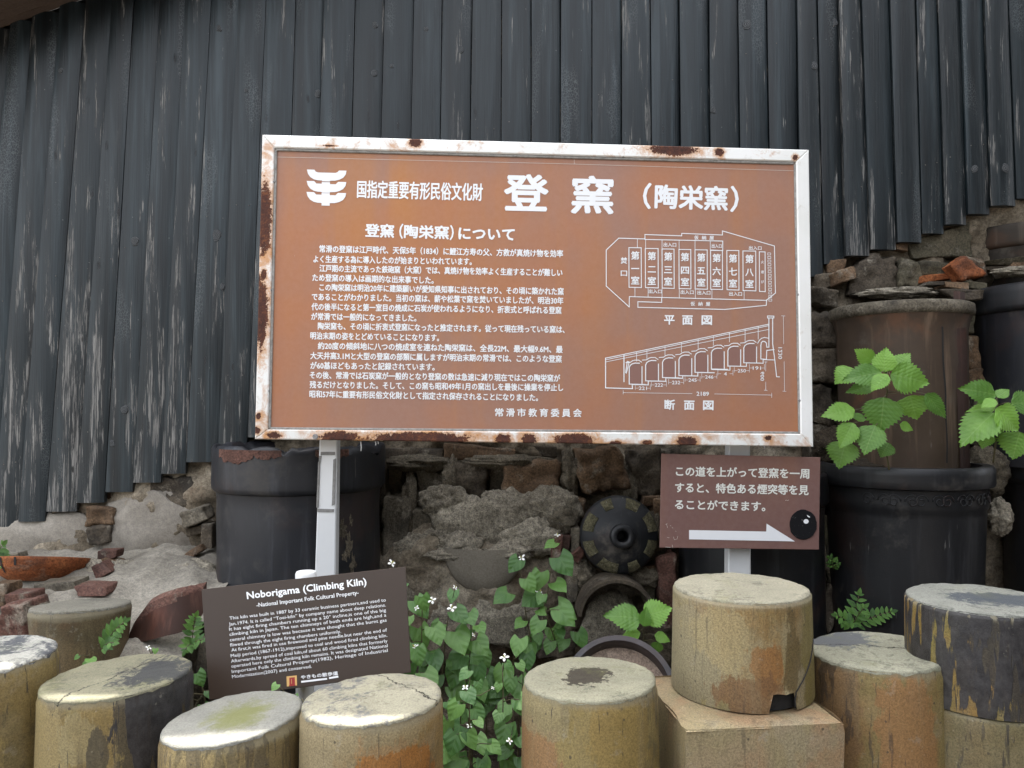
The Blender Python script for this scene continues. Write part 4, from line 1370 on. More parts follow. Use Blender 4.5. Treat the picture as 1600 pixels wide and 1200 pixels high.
for side in (0, 0.028):
    for j in range(nv + 1):
        for i in range(nu + 1):
            a = along(up_edge, i / nu); b = along(lo_edge, i / nu)
            v = j / nv
            jx = 2.0 * nz((i * 0.6, 0, 0), 1.0, 3) * (1 - v)
            grid_v.append(shard_pt(a[0] + (b[0] - a[0]) * v, a[1] + (b[1] - a[1]) * v + jx, side))
N1 = (nu + 1) * (nv + 1)
mi = []
for j in range(nv):
    for i in range(nu):
        a = j * (nu + 1) + i
        grid_f.append([a, a + nu + 1, a + nu + 2, a + 1]); mi.append(1 if (j < 2 and 4 < i < 15) or (j < 1) else 0)
        grid_f.append([N1 + a, N1 + a + 1, N1 + a + nu + 2, N1 + a + nu + 1]); mi.append(0)
for i in range(nu):
    grid_f.append([i, i + 1, N1 + i + 1, N1 + i]); mi.append(1)
    a = nv * (nu + 1) + i
    grid_f.append([a, N1 + a, N1 + a + 1, a + 1]); mi.append(1)
o_ = build('shell', grid_v, grid_f, [M['glaze_red'], M['st_red']], sh, smooth=True, sharp=45, mi=mi)


# ------------------------------------------------------------------ front row of capped pipes
def stump(name, label, px, topy, w, dia, mat, capm, hgt=None, slope=(0, 0), taper=0.02, seed=0.0, zb=0.0, notch=False, group='old stoneware pipes filled with mortar', capname='mortar_cap', seat=None, wob=0.010, d=None):
    d = d or dia * FPX / w
    c = PD(px, topy, d)
    r = dia / 2
    if seat is not None:
        zb = seat
    h = c.z - zb
    t = empty(name, (c.x, c.y, zb), label, 'stoneware pipe', group)
    seg, nh = 96, 30
    vs, fs = [], []
    for j in range(nh + 1):
        v = j / nh
        v = 1 - (1 - v) ** 1.3
        for i in range(seg):
            a = 2 * math.pi * i / seg
            ca_, sa_ = math.cos(a), math.sin(a)
            rr = r * (1 + taper * (1 - v) * min(1, h / 0.35))
            rr *= 1 + wob * nz((ca_ * 1.2 + seed, sa_ * 1.2, v * h * 2), 1.4, 4)
            if v > 0.985:
                rr -= 0.004
            x, y = rr * ca_, rr * sa_
            z = v * h + v * (slope[0] * x + slope[1] * y)
            vs.append([x, y, z])
    # chewed rim
    for i in range(seg):
        a = 2 * math.pi * i / seg
        k = nz((math.cos(a) * 2 + seed, math.sin(a) * 2, 1), 3.0, 4)
        vs[nh * seg + i][2] -= 0.005 * max(0, k)
    if notch:
        for j in range(nh + 1):
            for i in range(seg):
                a = math.degrees(2 * math.pi * i / seg)
                v = vs[j * seg + i]
                if 275.5 < a < 297 and v[2] < 0.042:
                    v[2] = 0.042 + 0.005 * nz((a * 0.1, seed, 0), 1.3, 3)
    for j in range(nh):
        for i in range(seg):
            i2 = (i + 1) % seg
            fs.append([j * seg + i, j * seg + i2, (j + 1) * seg + i2, (j + 1) * seg + i])
    O = V((c.x, c.y, zb))
    build('pipe_wall', [O + V(v) for v in vs], fs, mat(h), t, smooth=True, org='parent')
    if notch:                                  # dark hollow behind the broken foot
        inn = [[v[0] * 0.90, v[1] * 0.90, v[2]] for v in vs[: seg]]
        for v in inn: v[2] = 0.0
        top = [[v[0], v[1], 0.10] for v in inn]
        build('inner_wall', [O + V(v) for v in inn + top], [[i, (i + 1) % seg, seg + (i + 1) % seg, seg + i] for i in range(seg)], M['back'], t, smooth=True, org='parent')
    # mortar top
    cv, cf = [], []
    rings = [1.0, 0.985, 0.95, 0.88, 0.76, 0.6, 0.42, 0.24, 0.1]
    for q, rq in enumerate(rings):
        for i in range(seg):
            b = vs[nh * seg + i]
            x, y = b[0] * rq, b[1] * rq
            z = h + slope[0] * x + slope[1] * y
            if q == 0:
                an_ = 2 * math.pi * i / seg
                k_ = nz((math.cos(an_) * 3 + seed, math.sin(an_) * 3, 5), 2.4, 4)
                x, y = b[0] * (1 + 0.004), b[1] * (1 + 0.004)
                z = b[2] - 0.004 - 0.006 * k_
            elif q == 1:
                x, y = b[0] * 0.998, b[1] * 0.998
                z += 0.001 + 0.003 * nz((x * 40 + seed, y * 40, 0), 1.0, 3)
            else:
                z += 0.004 + 0.0035 * nz((x * 14 + seed, y * 14, 0), 1.0, 4) - 0.006 * (rq > 0.96)
            cv.append((x, y, z))
    cv.append((0, 0, h + 0.004))
    for q in range(len(rings) - 1):
        for i in range(seg):
            i2 = (i + 1) % seg
            cf.append([q * seg + i, q * seg + i2, (q + 1) * seg + i2, (q + 1) * seg + i])
    L = (len(rings) - 1) * seg
    for i in range(seg):
        cf.append([L + i, L + (i + 1) % seg, len(cv) - 1])
    build(capname, [O + V(v) for v in cv], cf, capm, t, smooth=True, org='parent')
    return t, c, d


TAN = (0.30, 0.235, 0.14); OLV = (0.19, 0.165, 0.085); RUS = (0.30, 0.16, 0.06)
stump('pipe_stump', 'pipe stump with white and black lichen top cut by the left edge', -32, 1024, 214, 0.335,
      lambda top_: mat_pipe('pipe_a', (0.24, 0.195, 0.11), (0.17, 0.145, 0.08), (0.21, 0.16, 0.07), 0.6, 0.26, 1.2, top_, zones=[(0.5, 0.30, 0.5, 0.12, (0.27, 0.22, 0.10), 0.7)]), mat_cap('cap_a', (0.370, 0.370, 0.334), (0.03, 0.034, 0.045), 0.85, 0.1, 1.0), seed=1)
stump('pipe_stump', 'pipe stump with black tar runs and cracked half-dark top below the red shard', 184, 1057, 218, 0.340,
      lambda top_: mat_pipe('pipe_b', (0.25, 0.20, 0.10), (0.20, 0.165, 0.075), (0.22, 0.165, 0.07), 0.95, 0.17, 2.4, top_, side=1.5, zones=[(-0.6, 0.12, 0.5, 0.16, (0.29, 0.245, 0.14), 0.7), (0.0, 0.08, 0.3, 0.06, (0.27, 0.24, 0.15), 0.6), (0.95, 0.1, 0.5, 0.5, (0.045, 0.040, 0.034), 0.85), (0.25, 0.13, 0.14, 0.08, (0.05, 0.045, 0.038), 0.8)]), mat_cap('cap_b', (0.200, 0.192, 0.132), (0.022, 0.024, 0.029), 0.2, 0.3, 2.0, crack=(R(-20), 0.0), centre=(0.09, 0.02, 0.13, 0.16)), seed=2, slope=(0.045, 0.0))
stump('pipe_stump', 'low pipe stump with smooth grey mossy slanting top under the English sign', 364, 1121, 212, 0.310,
      lambda top_: mat_pipe('pipe_c', (0.29, 0.235, 0.13), (0.22, 0.18, 0.09), (0.24, 0.165, 0.08), 0.4, 0.22, 3.1, top_, zones=[(-0.3, 0.06, 0.6, 0.06, (0.33, 0.27, 0.15), 0.7), (0.7, 0.12, 0.4, 0.2, (0.13, 0.105, 0.06), 0.6)]), mat_cap('cap_c', (0.222, 0.222, 0.198), (0.13, 0.135, 0.045), 0.3, 0.1, 3.0, centre=(0.015, 0.0, 0.085, 0.10), spk=0.1, soft=0.12), seed=3, slope=(0.11, 0.02))
stump('pipe_stump', 'rusty orange pipe stump with pale speckled sunlit top beside the English sign', 582, 1091, 220, 0.320,
      lambda top_: mat_pipe('pipe_d', (0.26, 0.215, 0.14), (0.25, 0.18, 0.09), (0.28, 0.15, 0.05), 0.2, 0.12, 4.0, top_, zones=[(0.40, 0.11, 0.55, 0.075, (0.30, 0.135, 0.036), 0.92), (-0.7, 0.10, 0.4, 0.3, (0.27, 0.235, 0.165), 0.8), (0.2, 0.03, 0.8, 0.03, (0.29, 0.25, 0.17), 0.6)]), mat_cap('cap_d', (0.296, 0.281, 0.209), (0.09, 0.09, 0.095), 0.55, 0.15, 4.0, crack=(R(40), 0.085)), seed=4, slope=(0.05, 0.0))
stump('pipe_stump', 'ochre pipe stump with dark brown stain in the middle of its top', 921, 1060, 208, 0.310,
      lambda top_: mat_pipe('pipe_e', (0.25, 0.205, 0.10), (0.22, 0.175, 0.070), (0.25, 0.165, 0.06), 0.5, 0.10, 5.5, top_, side=0.9, zones=[(-0.75, 0.13, 0.35, 0.07, (0.27, 0.155, 0.09), 0.75), (-0.7, 0.05, 0.4, 0.05, (0.25, 0.225, 0.15), 0.7), (0.3, 0.10, 0.4, 0.15, (0.26, 0.19, 0.07), 0.7)]), mat_cap('cap_e', (0.266, 0.259, 0.188), (0.018, 0.012, 0.008), 0.0, 0.4, 5.0, centre=(0.0, 0.01, 0.082, 0.085), soft=0.015), seed=5, taper=0.10, slope=(0.03, 0.0))
stump('pipe_stump', 'tan pipe stump with sloping half-grey top right of the square block', 1370, 1017, 204, 0.330,
      lambda top_: mat_pipe('pipe_g', (0.24, 0.185, 0.10), (0.20, 0.16, 0.075), (0.25, 0.15, 0.07), 0.55, 0.14, 7.3, top_, side=-0.7, zones=[(0.0, 0.17, 0.45, 0.16, (0.27, 0.15, 0.072), 0.8), (0.75, 0.15, 0.35, 0.3, (0.21, 0.18, 0.085), 0.7), (-0.85, 0.12, 0.25, 0.2, (0.20, 0.13, 0.075), 0.8)]), mat_cap('cap_g', (0.266, 0.266, 0.202), (0.07, 0.075, 0.085), 0.0, 0.35, 7.0, crack=(R(75), 0.02), centre=(-0.08, 0.09, 0.17, 0.11)), seed=7, slope=(0.04, 0.0))

# square block with the notched pipe on it
YB = 1.70
bl = empty('stone_block', P(1180, 1400, 1.86), 'square tan stone block carrying the notched pipe', 'stone block')
zt_ = P(1190, 1136, 1.72).z
fl = P(1072, 1136, 1.70); fr = P(1321, 1129, 1.74)
ux = V((fr.x - fl.x, fr.y - fl.y, 0))
uy = V((-ux.y, ux.x, 0)).normalized() * 0.345
mbv, mbf = [], []
for k, z in enumerate([0.0, 0.2, 0.4, 0.55, zt_ - 0.02, zt_]):
    for i in range(48):
        q = i / 12.0
        s_, f = int(q), q - int(q)
        cs = [(0, 0), (1, 0), (1, 1), (0, 1), (0, 0)]
        u = cs[s_][0] + (cs[s_ + 1][0] - cs[s_][0]) * f
        v = cs[s_][1] + (cs[s_ + 1][1] - cs[s_][1]) * f
        sh_ = 1 - (0.012 if k == 5 else 0) - (0.02 if abs(f) < 1e-6 else 0)
        p = V((fl.x, fl.y, 0)) + ux * (0.5 + (u - 0.5) * sh_) + uy * (0.5 + (v - 0.5) * sh_)
        p.z = z
        w = 0.006 * nz((p.x * 8, p.y * 8, z * 8), 1.0, 4)
        mbv.append(p + V((w, -w, w * 0.5 if k == 5 else 0)))
for k in range(5):
    for i in range(48):
        j = (i + 1) % 48
        mbf.append([k * 48 + i, k * 48 + j, (k + 1) * 48 + j, (k + 1) * 48 + i])
base_i = 5 * 48
NG = 12
gi = len(mbv)
for b in range(NG + 1):
    for a in range(NG + 1):
        u = 0.006 + 0.988 * a / NG; v = 0.006 + 0.988 * b / NG
        p = V((fl.x, fl.y, 0)) + ux * u + uy * v
        p.z = zt_ + 0.0045 + 0.003 * nz((p.x * 10, p.y * 10, 2), 1, 3)
        if min(a, b, NG - a, NG - b) == 0:
            p.z = zt_ - 0.004
        mbv.append(p)
for b in range(NG):
    for a in range(NG):
        i = gi + b * (NG + 1) + a
        mbf.append([i, i + 1, i + NG + 2, i + NG + 1])
M['block'] = mat_pipe('block_face', (0.28, 0.23, 0.165), (0.26, 0.225, 0.15), (0.29, 0.20, 0.135), 0.1, 0.0, 9.1, 0.9)
build('block', mbv, mbf, M['block'], bl, smooth=True, sharp=35)
tf_, cf_, df_ = stump('pipe_stump', 'short tan pipe with a notch broken in its foot, standing on the square block', 1157, 918, 208, 0.334,
      lambda top_: mat_pipe('pipe_f', (0.28, 0.245, 0.165), (0.23, 0.20, 0.10), (0.24, 0.16, 0.07), 0.1, 0.05, 6.1, top_, zones=[(-0.85, 0.16, 0.35, 0.13, (0.25, 0.228, 0.175), 0.8), (-0.5, 0.08, 0.35, 0.08, (0.31, 0.265, 0.165), 0.8), (0.05, 0.14, 0.30, 0.06, (0.25, 0.125, 0.045), 0.9), (-0.15, 0.22, 0.5, 0.06, (0.17, 0.095, 0.048), 0.85), (0.45, 0.14, 0.16, 0.12, (0.11, 0.080, 0.035), 0.8), (0.85, 0.14, 0.25, 0.2, (0.17, 0.145, 0.055), 0.9)]), mat_cap('cap_f', (0.311, 0.296, 0.223), (0.26, 0.24, 0.15), 0.15, 0.25, 6.0), seed=6, seat=zt_ + 0.008, notch=True, taper=0.03)

# crack running down to the notch
cr = [(0.90, 0.105), (0.84, 0.125), (0.76, 0.150), (0.66, 0.172), (0.56, 0.190), (0.47, 0.205), (0.45, 0.225), (0.455, 0.245)]
fo = WORLD[tf_]
mb = MB()
pts = []
for k in range(len(cr) - 1):
    for q in range(4):
        f = q / 4
        u = cr[k][0] + (cr[k + 1][0] - cr[k][0]) * f + 0.012 * nz((k + f, 3, 1), 1.1, 2)
        v = cr[k][1] + (cr[k + 1][1] - cr[k][1]) * f
        rr = 0.167 * (1 + 0.03 * min(1, v / 0.27)) + 0.0004
        a = -math.pi / 2 + math.asin(max(-1, min(1, u)))
        pts.append(fo + V((rr * math.cos(a), rr * math.sin(a), (cf_.z - fo.z) - v)))
mb.tube(pts, 0.0016, 6)
mb.build('crack', M['back'], tf_, smooth=True)

# stacked pair at the right edge
th_, ch_, dh_ = stump('pipe_stump', 'black-streaked pipe drum with bluish top, upper of the stacked pair at right edge', 1531, 936, 212, 0.335,
      lambda top_: mat_pipe('pipe_h', (0.28, 0.225, 0.13), (0.17, 0.145, 0.05), (0.22, 0.14, 0.045), 0.96, 0.36, 8.4, top_, side=-0.2, zones=[(0.75, 0.19, 0.5, 0.09, (0.15, 0.105, 0.032), 0.9), (0.0, 0.08, 0.75, 0.15, (0.032, 0.031, 0.035), 0.93), (0.3, 0.2, 0.25, 0.05, (0.10, 0.092, 0.030), 0.8)]), mat_cap('cap_h', (0.237, 0.244, 0.216), (0.040, 0.048, 0.060), 0.0, 0.15, 8.0, centre=(0.05, -0.02, 0.15, 0.11)), seed=8, seat=PD(1531, 1082, 1.90).z, group='old stoneware pipes filled with mortar')
zseat = WORLD[th_].z
x_, y_ = WORLD[th_].x, WORLD[th_].y
lo_ = empty('pipe_stump', (x_ + 0.004, y_ - 0.002, 0), 'olive grey pipe drum, lower of the stacked pair at right edge', 'stoneware pipe', 'old stoneware pipes filled with mortar')
prof = subdiv([(0.172, 0), (0.1715, zseat - 0.012), (0.168, zseat - 0.004), (0.15, zseat - 0.002), (0.0005, zseat - 0.002)], 0.03)
vs, fs = lathe(prof, (x_ + 0.004, y_ - 0.002, 0), 96, 0.01, 9)
build('pipe_wall', vs, fs, mat_pipe('pipe_i', (0.17, 0.15, 0.095), (0.13, 0.115, 0.065), (0.16, 0.13, 0.075), 0.5, 0.14, 9.9, zseat + 0.01), lo_, smooth=True, org='parent')

# sunken drum on the mortar shelf
stump('pipe_stump', 'sunken brown drum with tilted mortar top behind the front row at left', 127, 946, 146, 0.292,
      lambda top_: mat_pipe('pipe_j', (0.15, 0.115, 0.07), (0.10, 0.082, 0.05), (0.12, 0.08, 0.045), 0.2, 0.1, 10.2, top_), mat_cap('cap_j', (0.222, 0.211, 0.174), (0.10, 0.09, 0.075), 0.25, 0.1, 10.0), seed=10, zb=0.42, slope=(0.02, -0.10), taper=-0.22, d=2.44)

# ------------------------------------------------------------------ lettering
_txt = {}
DG = None


def glyphs(s, size=1.0, space=1.0):
    key = (s, space)
    if key in _txt:
        return _txt[key]
    c = bpy.data.curves.new('lettering', 'FONT')
    c.body = s
    c.size = 1.0
    c.space_character = space
    c.resolution_u = 2
    o = bpy.data.objects.new('lettering', c)
    COL.objects.link(o)
    dg = bpy.context.evaluated_depsgraph_get()
    me = bpy.data.meshes.new_from_object(o.evaluated_get(dg))
    vs = [v.co.copy() for v in me.vertices]
    fs = [list(p.vertices) for p in me.polygons]
    bpy.data.objects.remove(o)
    bpy.data.curves.remove(c)
    bpy.data.meshes.remove(me)
    x0 = min(v.x for v in vs); x1 = max(v.x for v in vs)
    y0 = min(v.y for v in vs); y1 = max(v.y for v in vs)
    _txt[key] = (vs, fs, x0, x1, y0, y1)
    return _txt[key]


def write(s, pl, parent, mat, xl, yl, xr, yr, h, bold=0.0, off=0.0012, name='lettering', cjk=True, vert=False):
    """print a line on plane pl between two photo points: (xl, yl)-(xr, yr) runs through mid height of CJK, or the baseline of Latin text"""
    vs, fs, x0, x1, y0, y1 = glyphs(s)
    em = h
    mb = MB()
    sh = [(0, 0)]
    if bold > 0:
        for a in range(6):
            sh.append((bold * math.cos(a * math.pi / 3), bold * math.sin(a * math.pi / 3)))
    L = math.hypot(xr - xl, yr - yl)
    dx, dy = (xr - xl) / L, (yr - yl) / L
    for k, (sx, sy) in enumerate(sh):
        out = []
        for v in vs:
            u = (v.x - x0) / (x1 - x0) * L + sx
            if cjk:
                w = (v.y - 0.38) * em / 0.925 + sy    # ideographs sit at -0.08..0.845 em
            else:
                w = v.y * em + sy
            px = xl + dx * u + (-dy) * -w * 0 + (dy * w)
            py = yl + dy * u - w
            if vert:
                px, py = xl - w, yl + u
            out.append(pl.pt(px, py, off + 0.00002 * k))
        mb.add(out, fs)
    return mb.build(name, mat, parent, org='parent')


def stroke_lines(pl, parent, mat, lines, name, off=0.0012):
    """flat painted lines: each (width px, [(x, y)...]) in photo pixels"""
    mb = MB()
    k = 0
    for w, pts in lines:
        for a, b in zip(pts, pts[1:]):
            L = math.hypot(b[0] - a[0], b[1] - a[1])
            if L < 1e-6: continue
            dx, dy = (b[0] - a[0]) / L, (b[1] - a[1]) / L
            nx_, ny_ = -dy * w / 2, dx * w / 2
            e = w / 2
            q = [(a[0] - dx * e + nx_, a[1] - dy * e + ny_), (b[0] + dx * e + nx_, b[1] + dy * e + ny_), (b[0] + dx * e - nx_, b[1] + dy * e - ny_), (a[0] - dx * e - nx_, a[1] - dy * e - ny_)]
            mb.add([pl.pt(x, y, off + 0.000012 * (k % 40)) for x, y in q], [[0, 1, 2, 3]])
            k += 1
    return mb.build(name, mat, parent, org='parent')


def flat_poly(pl, parent, mat, pts, name, off=0.0012):
    vs = [pl.pt(x, y, off) for x, y in pts]
    return build(name, vs, [list(range(len(vs)))], mat, parent, org='parent')


# ------------------------------------------------------------------ the large information board
TL, TR, BR, BL = (411.5, 212.5), (1261.5, 236), (1268.5, 698), (400, 686)
sp = Plane(PD(*TL, 2.63), PD(*TR, 2.70), PD(*BL, 2.575))
bz = PD(830, 690, 2.6)
sp.base = V((bz.x, bz.y + 0.05, 0))
board = empty('information_board', sp.base, 'large brown information board in a rusty white frame with Japanese text and plans', 'sign')
N = sp.n

iTL, iTR, iBR, iBL = (430, 232.5), (1242, 254), (1249, 678), (420, 671)
spots_t = [(650, 224, 9, 8), (1050, 236, 36, 9), (1122, 240, 7, 6), (515, 230, 10, 1.6), (1240, 248, 4, 4)]
spots_l = [(414, 345, 12, 56), (408, 330, 7, 22), (410, 492, 10, 52), (404, 440, 5, 16), (406, 650, 5, 5), (403, 672, 6, 6), (414, 430, 5, 8)]
spots_b = [(430, 680, 11, 5), (531, 683, 30, 9), (655, 685, 74, 10), (786, 686, 11, 8), (827, 687, 12, 9), (896, 688, 30, 10), (705, 688, 20, 9), (1072, 690, 15, 9), (1198, 684, 6, 4), (960, 692, 9, 3), (1010, 691, 8, 3)]


def rail(name, poly, spots, stain, depth=0.045, front=0.014):
    fr = [sp.pt(x, y, front) for x, y in poly]
    bk_ = [sp.pt(x, y, 0) - N * depth for x, y in poly]
    vs, fs = bev_prism(fr, bk_, N, 0.0035)
    o = build(name, vs, fs, mat_frame('frame_' + name, spots, sp, stain), board, org='parent')
    return fix_normals(o)


rail('top_rail', [TL, TR, iTR, iTL], spots_t, 0.25)
rail('bottom_rail', [iBL, iBR, BR, BL], spots_b, 0.9)
rail('left_rail', [TL, iTL, iBL, BL], spots_l, 0.7)
rail('right_rail', [iTR, TR, BR, iBR], [(1253, 692, 5, 6)], 0.0)


def inset(k):
    def lerp(a, b): return (a[0] + (b[0] - a[0]), a[1])
    return [(iTL[0] + k, iTL[1] + k), (iTR[0] - k, iTR[1] + k), (iBR[0] - k, iBR[1] - k), (iBL[0] + k, iBL[1] - k)]


gO, gI = inset(-0.4), inset(3.6)
for k in range(4):
    q = [gO[k], gO[(k + 1) % 4], gI[(k + 1) % 4], gI[k]]
    if k == 1:
        q[2] = (gI[2][0] + 1.5, gI[2][1]); q[3] = (gI[1][0] + 1.5, gI[1][1])
    vs, fs = bev_prism([sp.pt(x, y, 0.007) for x, y in q], [sp.pt(x, y, -0.004) for x, y in q], N, 0.002)
    fix_normals(build('sealing_bead', vs, fs, M['seal'], board, org='parent'))
M['panel'] = mat_panel('faded_brown_enamel', (0.375, 0.158, 0.078), (0.310, 0.168, 0.120), [(625, 300, 34, 120, 0.95), (640, 330, 60, 190, 0.5), (560, 300, 60, 120, 0.35), (600, 470, 120, 150, 0.4), (760, 420, 120, 180, 0.22), (930, 470, 60, 200, 0.25)], sp, 0.33, (0.42, 0.175, 0.055), 0.34)  # mauve second tone paints a pale sheen into the faded brown
pn = MB()
q = inset(1.0)
pn.prism([sp.pt(x, y, 0.0) for x, y in q], [sp.pt(x, y, -0.010) for x, y in q])
panel = fix_normals(pn.build('panel', M['panel'], board, org='parent'))
bkp = MB()
q = inset(-6)
bkp.prism([sp.pt(x, y, -0.030) for x, y in q], [sp.pt(x, y, -0.034) for x, y in q])
fix_normals(bkp.build('back_sheet', M['seal'], board, org='parent'))
for (x, y) in [(712, 238), (973, 246), (1245, 302), (1246, 461), (1248, 626), (1192, 681), (429, 285), (424, 454), (421, 611)]:
    c = sp.pt(x, y, 0.010)
    mb = MB()
    a = N.cross(V((0, 0, 1))).normalized(); b = N.cross(a)
    r_ = 0.0045
    ring1 = [c + (a * math.cos(k * R(30)) + b * math.sin(k * R(30))) * r_ for k in range(12)]
    ring0 = [p - N * 0.006 for p in ring1]
    ring2 = [c + N * 0.002 + (a * math.cos(k * R(30)) + b * math.sin(k * R(30))) * r_ * 0.6 for k in range(12)]
    mb.add(ring0 + ring1 + ring2, [[k, (k + 1) % 12, 12 + (k + 1) % 12, 12 + k] for k in range(12)] + [[12 + k, 12 + (k + 1) % 12, 24 + (k + 1) % 12, 24 + k] for k in range(12)] + [[24 + k for k in range(12)]])
    fix_normals(mb.build('screw', M['screw'], board, smooth=True, sharp=40))
c = sp.pt(494, 682, 0.0135)
vs, fs = [], []
a = N.cross(V((0, 0, 1))).normalized(); b = N.cross(a)
for k in range(14): vs.append(c + (a * math.cos(k * R(360 / 14)) + b * math.sin(k * R(360 / 14))) * 0.0095)
for k in range(14): vs.append(c + N * 0.004 + (a * math.cos(k * R(360 / 14)) + b * math.sin(k * R(360 / 14))) * 0.0085)
fs = [[k, (k + 1) % 14, 14 + (k + 1) % 14, 14 + k] for k in range(14)] + [[14 + k for k in range(14)]]
fix_normals(build('plug', vs, fs, M['screw'], board))

# posts
def post(px0, px1, y0, px2, px3, y1, d, depth=0.05):
    """square steel tube, front face between photo points, run down to the ground"""
    a = PD(px0, y0, d); b = PD(px1, y0, d); c_ = PD(px3, y1, d); e = PD(px2, y1, d)
    k = (a.z) / (a.z - e.z)
    lo_l = a + (e - a) * k; lo_r = b + (c_ - b) * (b.z / (b.z - c_.z))
    fr = [a, b, lo_r, lo_l]
    n = V((0, -1, 0))
    bk_ = [p + V((0, depth, 0)) for p in fr]
    vs, fs = bev_prism(fr, bk_, n, 0.004)
    return fix_normals(build('post', vs, fs, M['enamel'], board, org='parent'))


pd1 = 2.655
lp = post(500, 527, 662, 492, 524, 893, pd1)
rp_ = post(1139, 1172.5, 680, 1138, 1173.5, 886, 2.70)
# remains of an old notice on the left post
pp = Plane(PD(500, 690, pd1), PD(526, 690, pd1), PD(494, 880, pd1))
for poly in ([(501.5, 706), (523.5, 706), (523.2, 711), (501, 711)], [(497.5, 722), (500.5, 718), (498, 793), (494.5, 793)], [(521, 718), (525, 716), (523.5, 788), (518.6, 790), (519.6, 760)], [(496, 794.5), (522, 795.5), (521.6, 800), (495.6, 799.5)], [(499, 712), (502.5, 712), (500.5, 724), (498.4, 724)]):
    vs, fs = bev_prism([pp.pt(x, y, 0.0035) for x, y in poly], [pp.pt(x, y, -0.002) for x, y in poly], pp.n, 0.0005)
    fix_normals(build('adhesive_strip', vs, fs, M['silver'], lp, org='parent'))
# drips of paint and wire ends under the lower rail
for (x, y, l) in [(563, 690, 15), (586, 690, 6), (590, 690, 4), (1196, 697, 4)]:
    mb = MB()
    mb.tube([sp.pt(x, y, -0.01), sp.pt(x + 0.6, y + l * 0.5, -0.012), sp.pt(x + 0.4, y + l, -0.010)], [0.0025, 0.0018, 0.0012], 6)
    mb.build('wire_end', M['enamel'], board, smooth=True)

# ---- what the board says
WT = M['white_txt']
PX = 3.2


def big(s, xl, yl, xr, yr, h, bold): return write(s, sp, panel, WT, xl, yl, xr, yr, h, bold)


big('国指定重要有形民俗文化財', 558.5, 295.5, 754, 300.5, 27, 0.55)
big('登', 789, 301, 855.5, 302.5, 56, 2.0)
big('窯', 894, 304, 957.5, 305.5, 56, 2.0)
big('（', 1005.5, 306, 1016.5, 306.4, 38, 1.1)
big('陶栄窯', 1024, 307, 1136.5, 310.5, 36, 1.25)
big('）', 1142, 311, 1153, 311.3, 38, 1.1)
big('登窯', 571, 360, 615.5, 361.2, 20, 0.75)
big('（', 624.5, 361.3, 629.5, 361.5, 22, 0.6)
big('陶栄窯', 632, 361.6, 701, 363.6, 20, 0.75)
big('）', 703.5, 363.6, 708.5, 363.8, 22, 0.6)
big('について', 717, 364.5, 803.5, 366.5, 20, 0.8)
BODY = [('常滑の登窯は江戸時代、天保5年（1834）に鯉江方寿の父、方救が真焼け物を効率', 499.4, 388.8, 879.5, 396.5), ('よく生産する為に導入したのが始まりといわれています。', 490, 404.7, 737, 408.8),
        ('江戸期の主流であった鉄砲窯（大窯）では、真焼け物を効率よく生産することが難しい', 499.4, 419.2, 878.5, 426.2), ('ため登窯の導入は画期的な出来事でした。', 488.5, 433.7, 677.5, 438),
        ('この陶栄窯は明治20年に建築願いが愛知県知事に出されており、その頃に築かれた窯', 499.4, 448.9, 880.6, 455.6), ('であることがわかりました。当初の窯は、薪や松葉で窯を焚いていましたが、明治30年', 487.5, 463.8, 880, 470),
        ('代の後半になると第一室目の焼成に石炭が使われるようになり、折衷式と呼ばれる登窯', 487, 479.2, 877, 485), ('が常滑では一般的になってきました。', 486.5, 494.4, 650.5, 497),
        ('陶栄窯も、その頃に折衷式登窯になったと推定されます。従って現在残っている窯は、', 497, 509.4, 882, 515), ('明治末期の姿をとどめていることになります。', 485.3, 524.5, 686, 527.8),
        ('約20度の傾斜地に八つの焼成室を連ねた陶栄窯は、全長22M、最大幅9.6M、最', 497, 540.2, 879, 546), ('大天井高3.1Mと大型の登窯の部類に属しますが明治末期の常滑では、このような登窯', 485.3, 555.6, 877.5, 561),
        ('が60基ほどもあったと記録されています。', 485.3, 571, 679, 573.5), ('その後、常滑では石炭窯が一般的となり登窯の数は急速に減り現在ではこの陶栄窯が', 484.3, 586, 875, 591),
        ('残るだけとなりました。そして、この窯も昭和49年1月の窯出しを最後に操業を停止し', 484.3, 601, 879.7, 605.6), ('昭和57年に重要有形民俗文化財として指定され保存されることになりました。', 483.8, 615.6, 840.5, 621.2)]
for s, a, b, c, d in BODY:
    write(s, sp, panel, WT, a, b, c, d, 11.2, 0.33)
for k, ch in enumerate('常滑市教育委員会'):
    x = 780 + k * 17.45
    write(ch, sp, panel, WT, x - 6.4, 644.2 + k * 0.13, x + 6.4, 644.4 + k * 0.13, 12.6, 0.35)

# emblem: three stacked bowls on a stem
def cp1(x, y): return (400 + x / 3.2, 200 + y / 3.2)


eo = 0.0012
for k, (dy, dx) in enumerate([(0, 0), (57, -1), (112, -2)]):
    pts = []
    top = [(255, 208), (292, 209), (299, 219), (312, 223), (398, 225), (408, 221), (415, 213), (453, 214)]
    if k:
        top = [(255, 208), (292, 209), (303, 221), (330, 222), (330, 214), (371, 215), (371, 224), (400, 225), (412, 213), (453, 214)]
    bot = [(449, 233), (437, 249), (418, 259), (396, 264), (371, 264.5), (371, 268), (330, 267), (330, 263), (310, 262), (290, 257), (272, 246), (260, 229)]
    if k == 2:
        bot = [(449, 233), (437, 249), (418, 259), (396, 264), (371, 264.5), (371, 277), (330, 276), (330, 263), (310, 262), (290, 257), (272, 246), (260, 229)]
    flat_poly(sp, panel, WT, [cp1(x + dx, y + dy) for x, y in top + bot], 'emblem_bowl', eo + k * 0.00003)

# plans
def c3(x, y): return (880 + x / 3.902, 200 + y / 3.902)
def c4(x, y): return (880 + x / 3.902, 440 + y / 3.902)


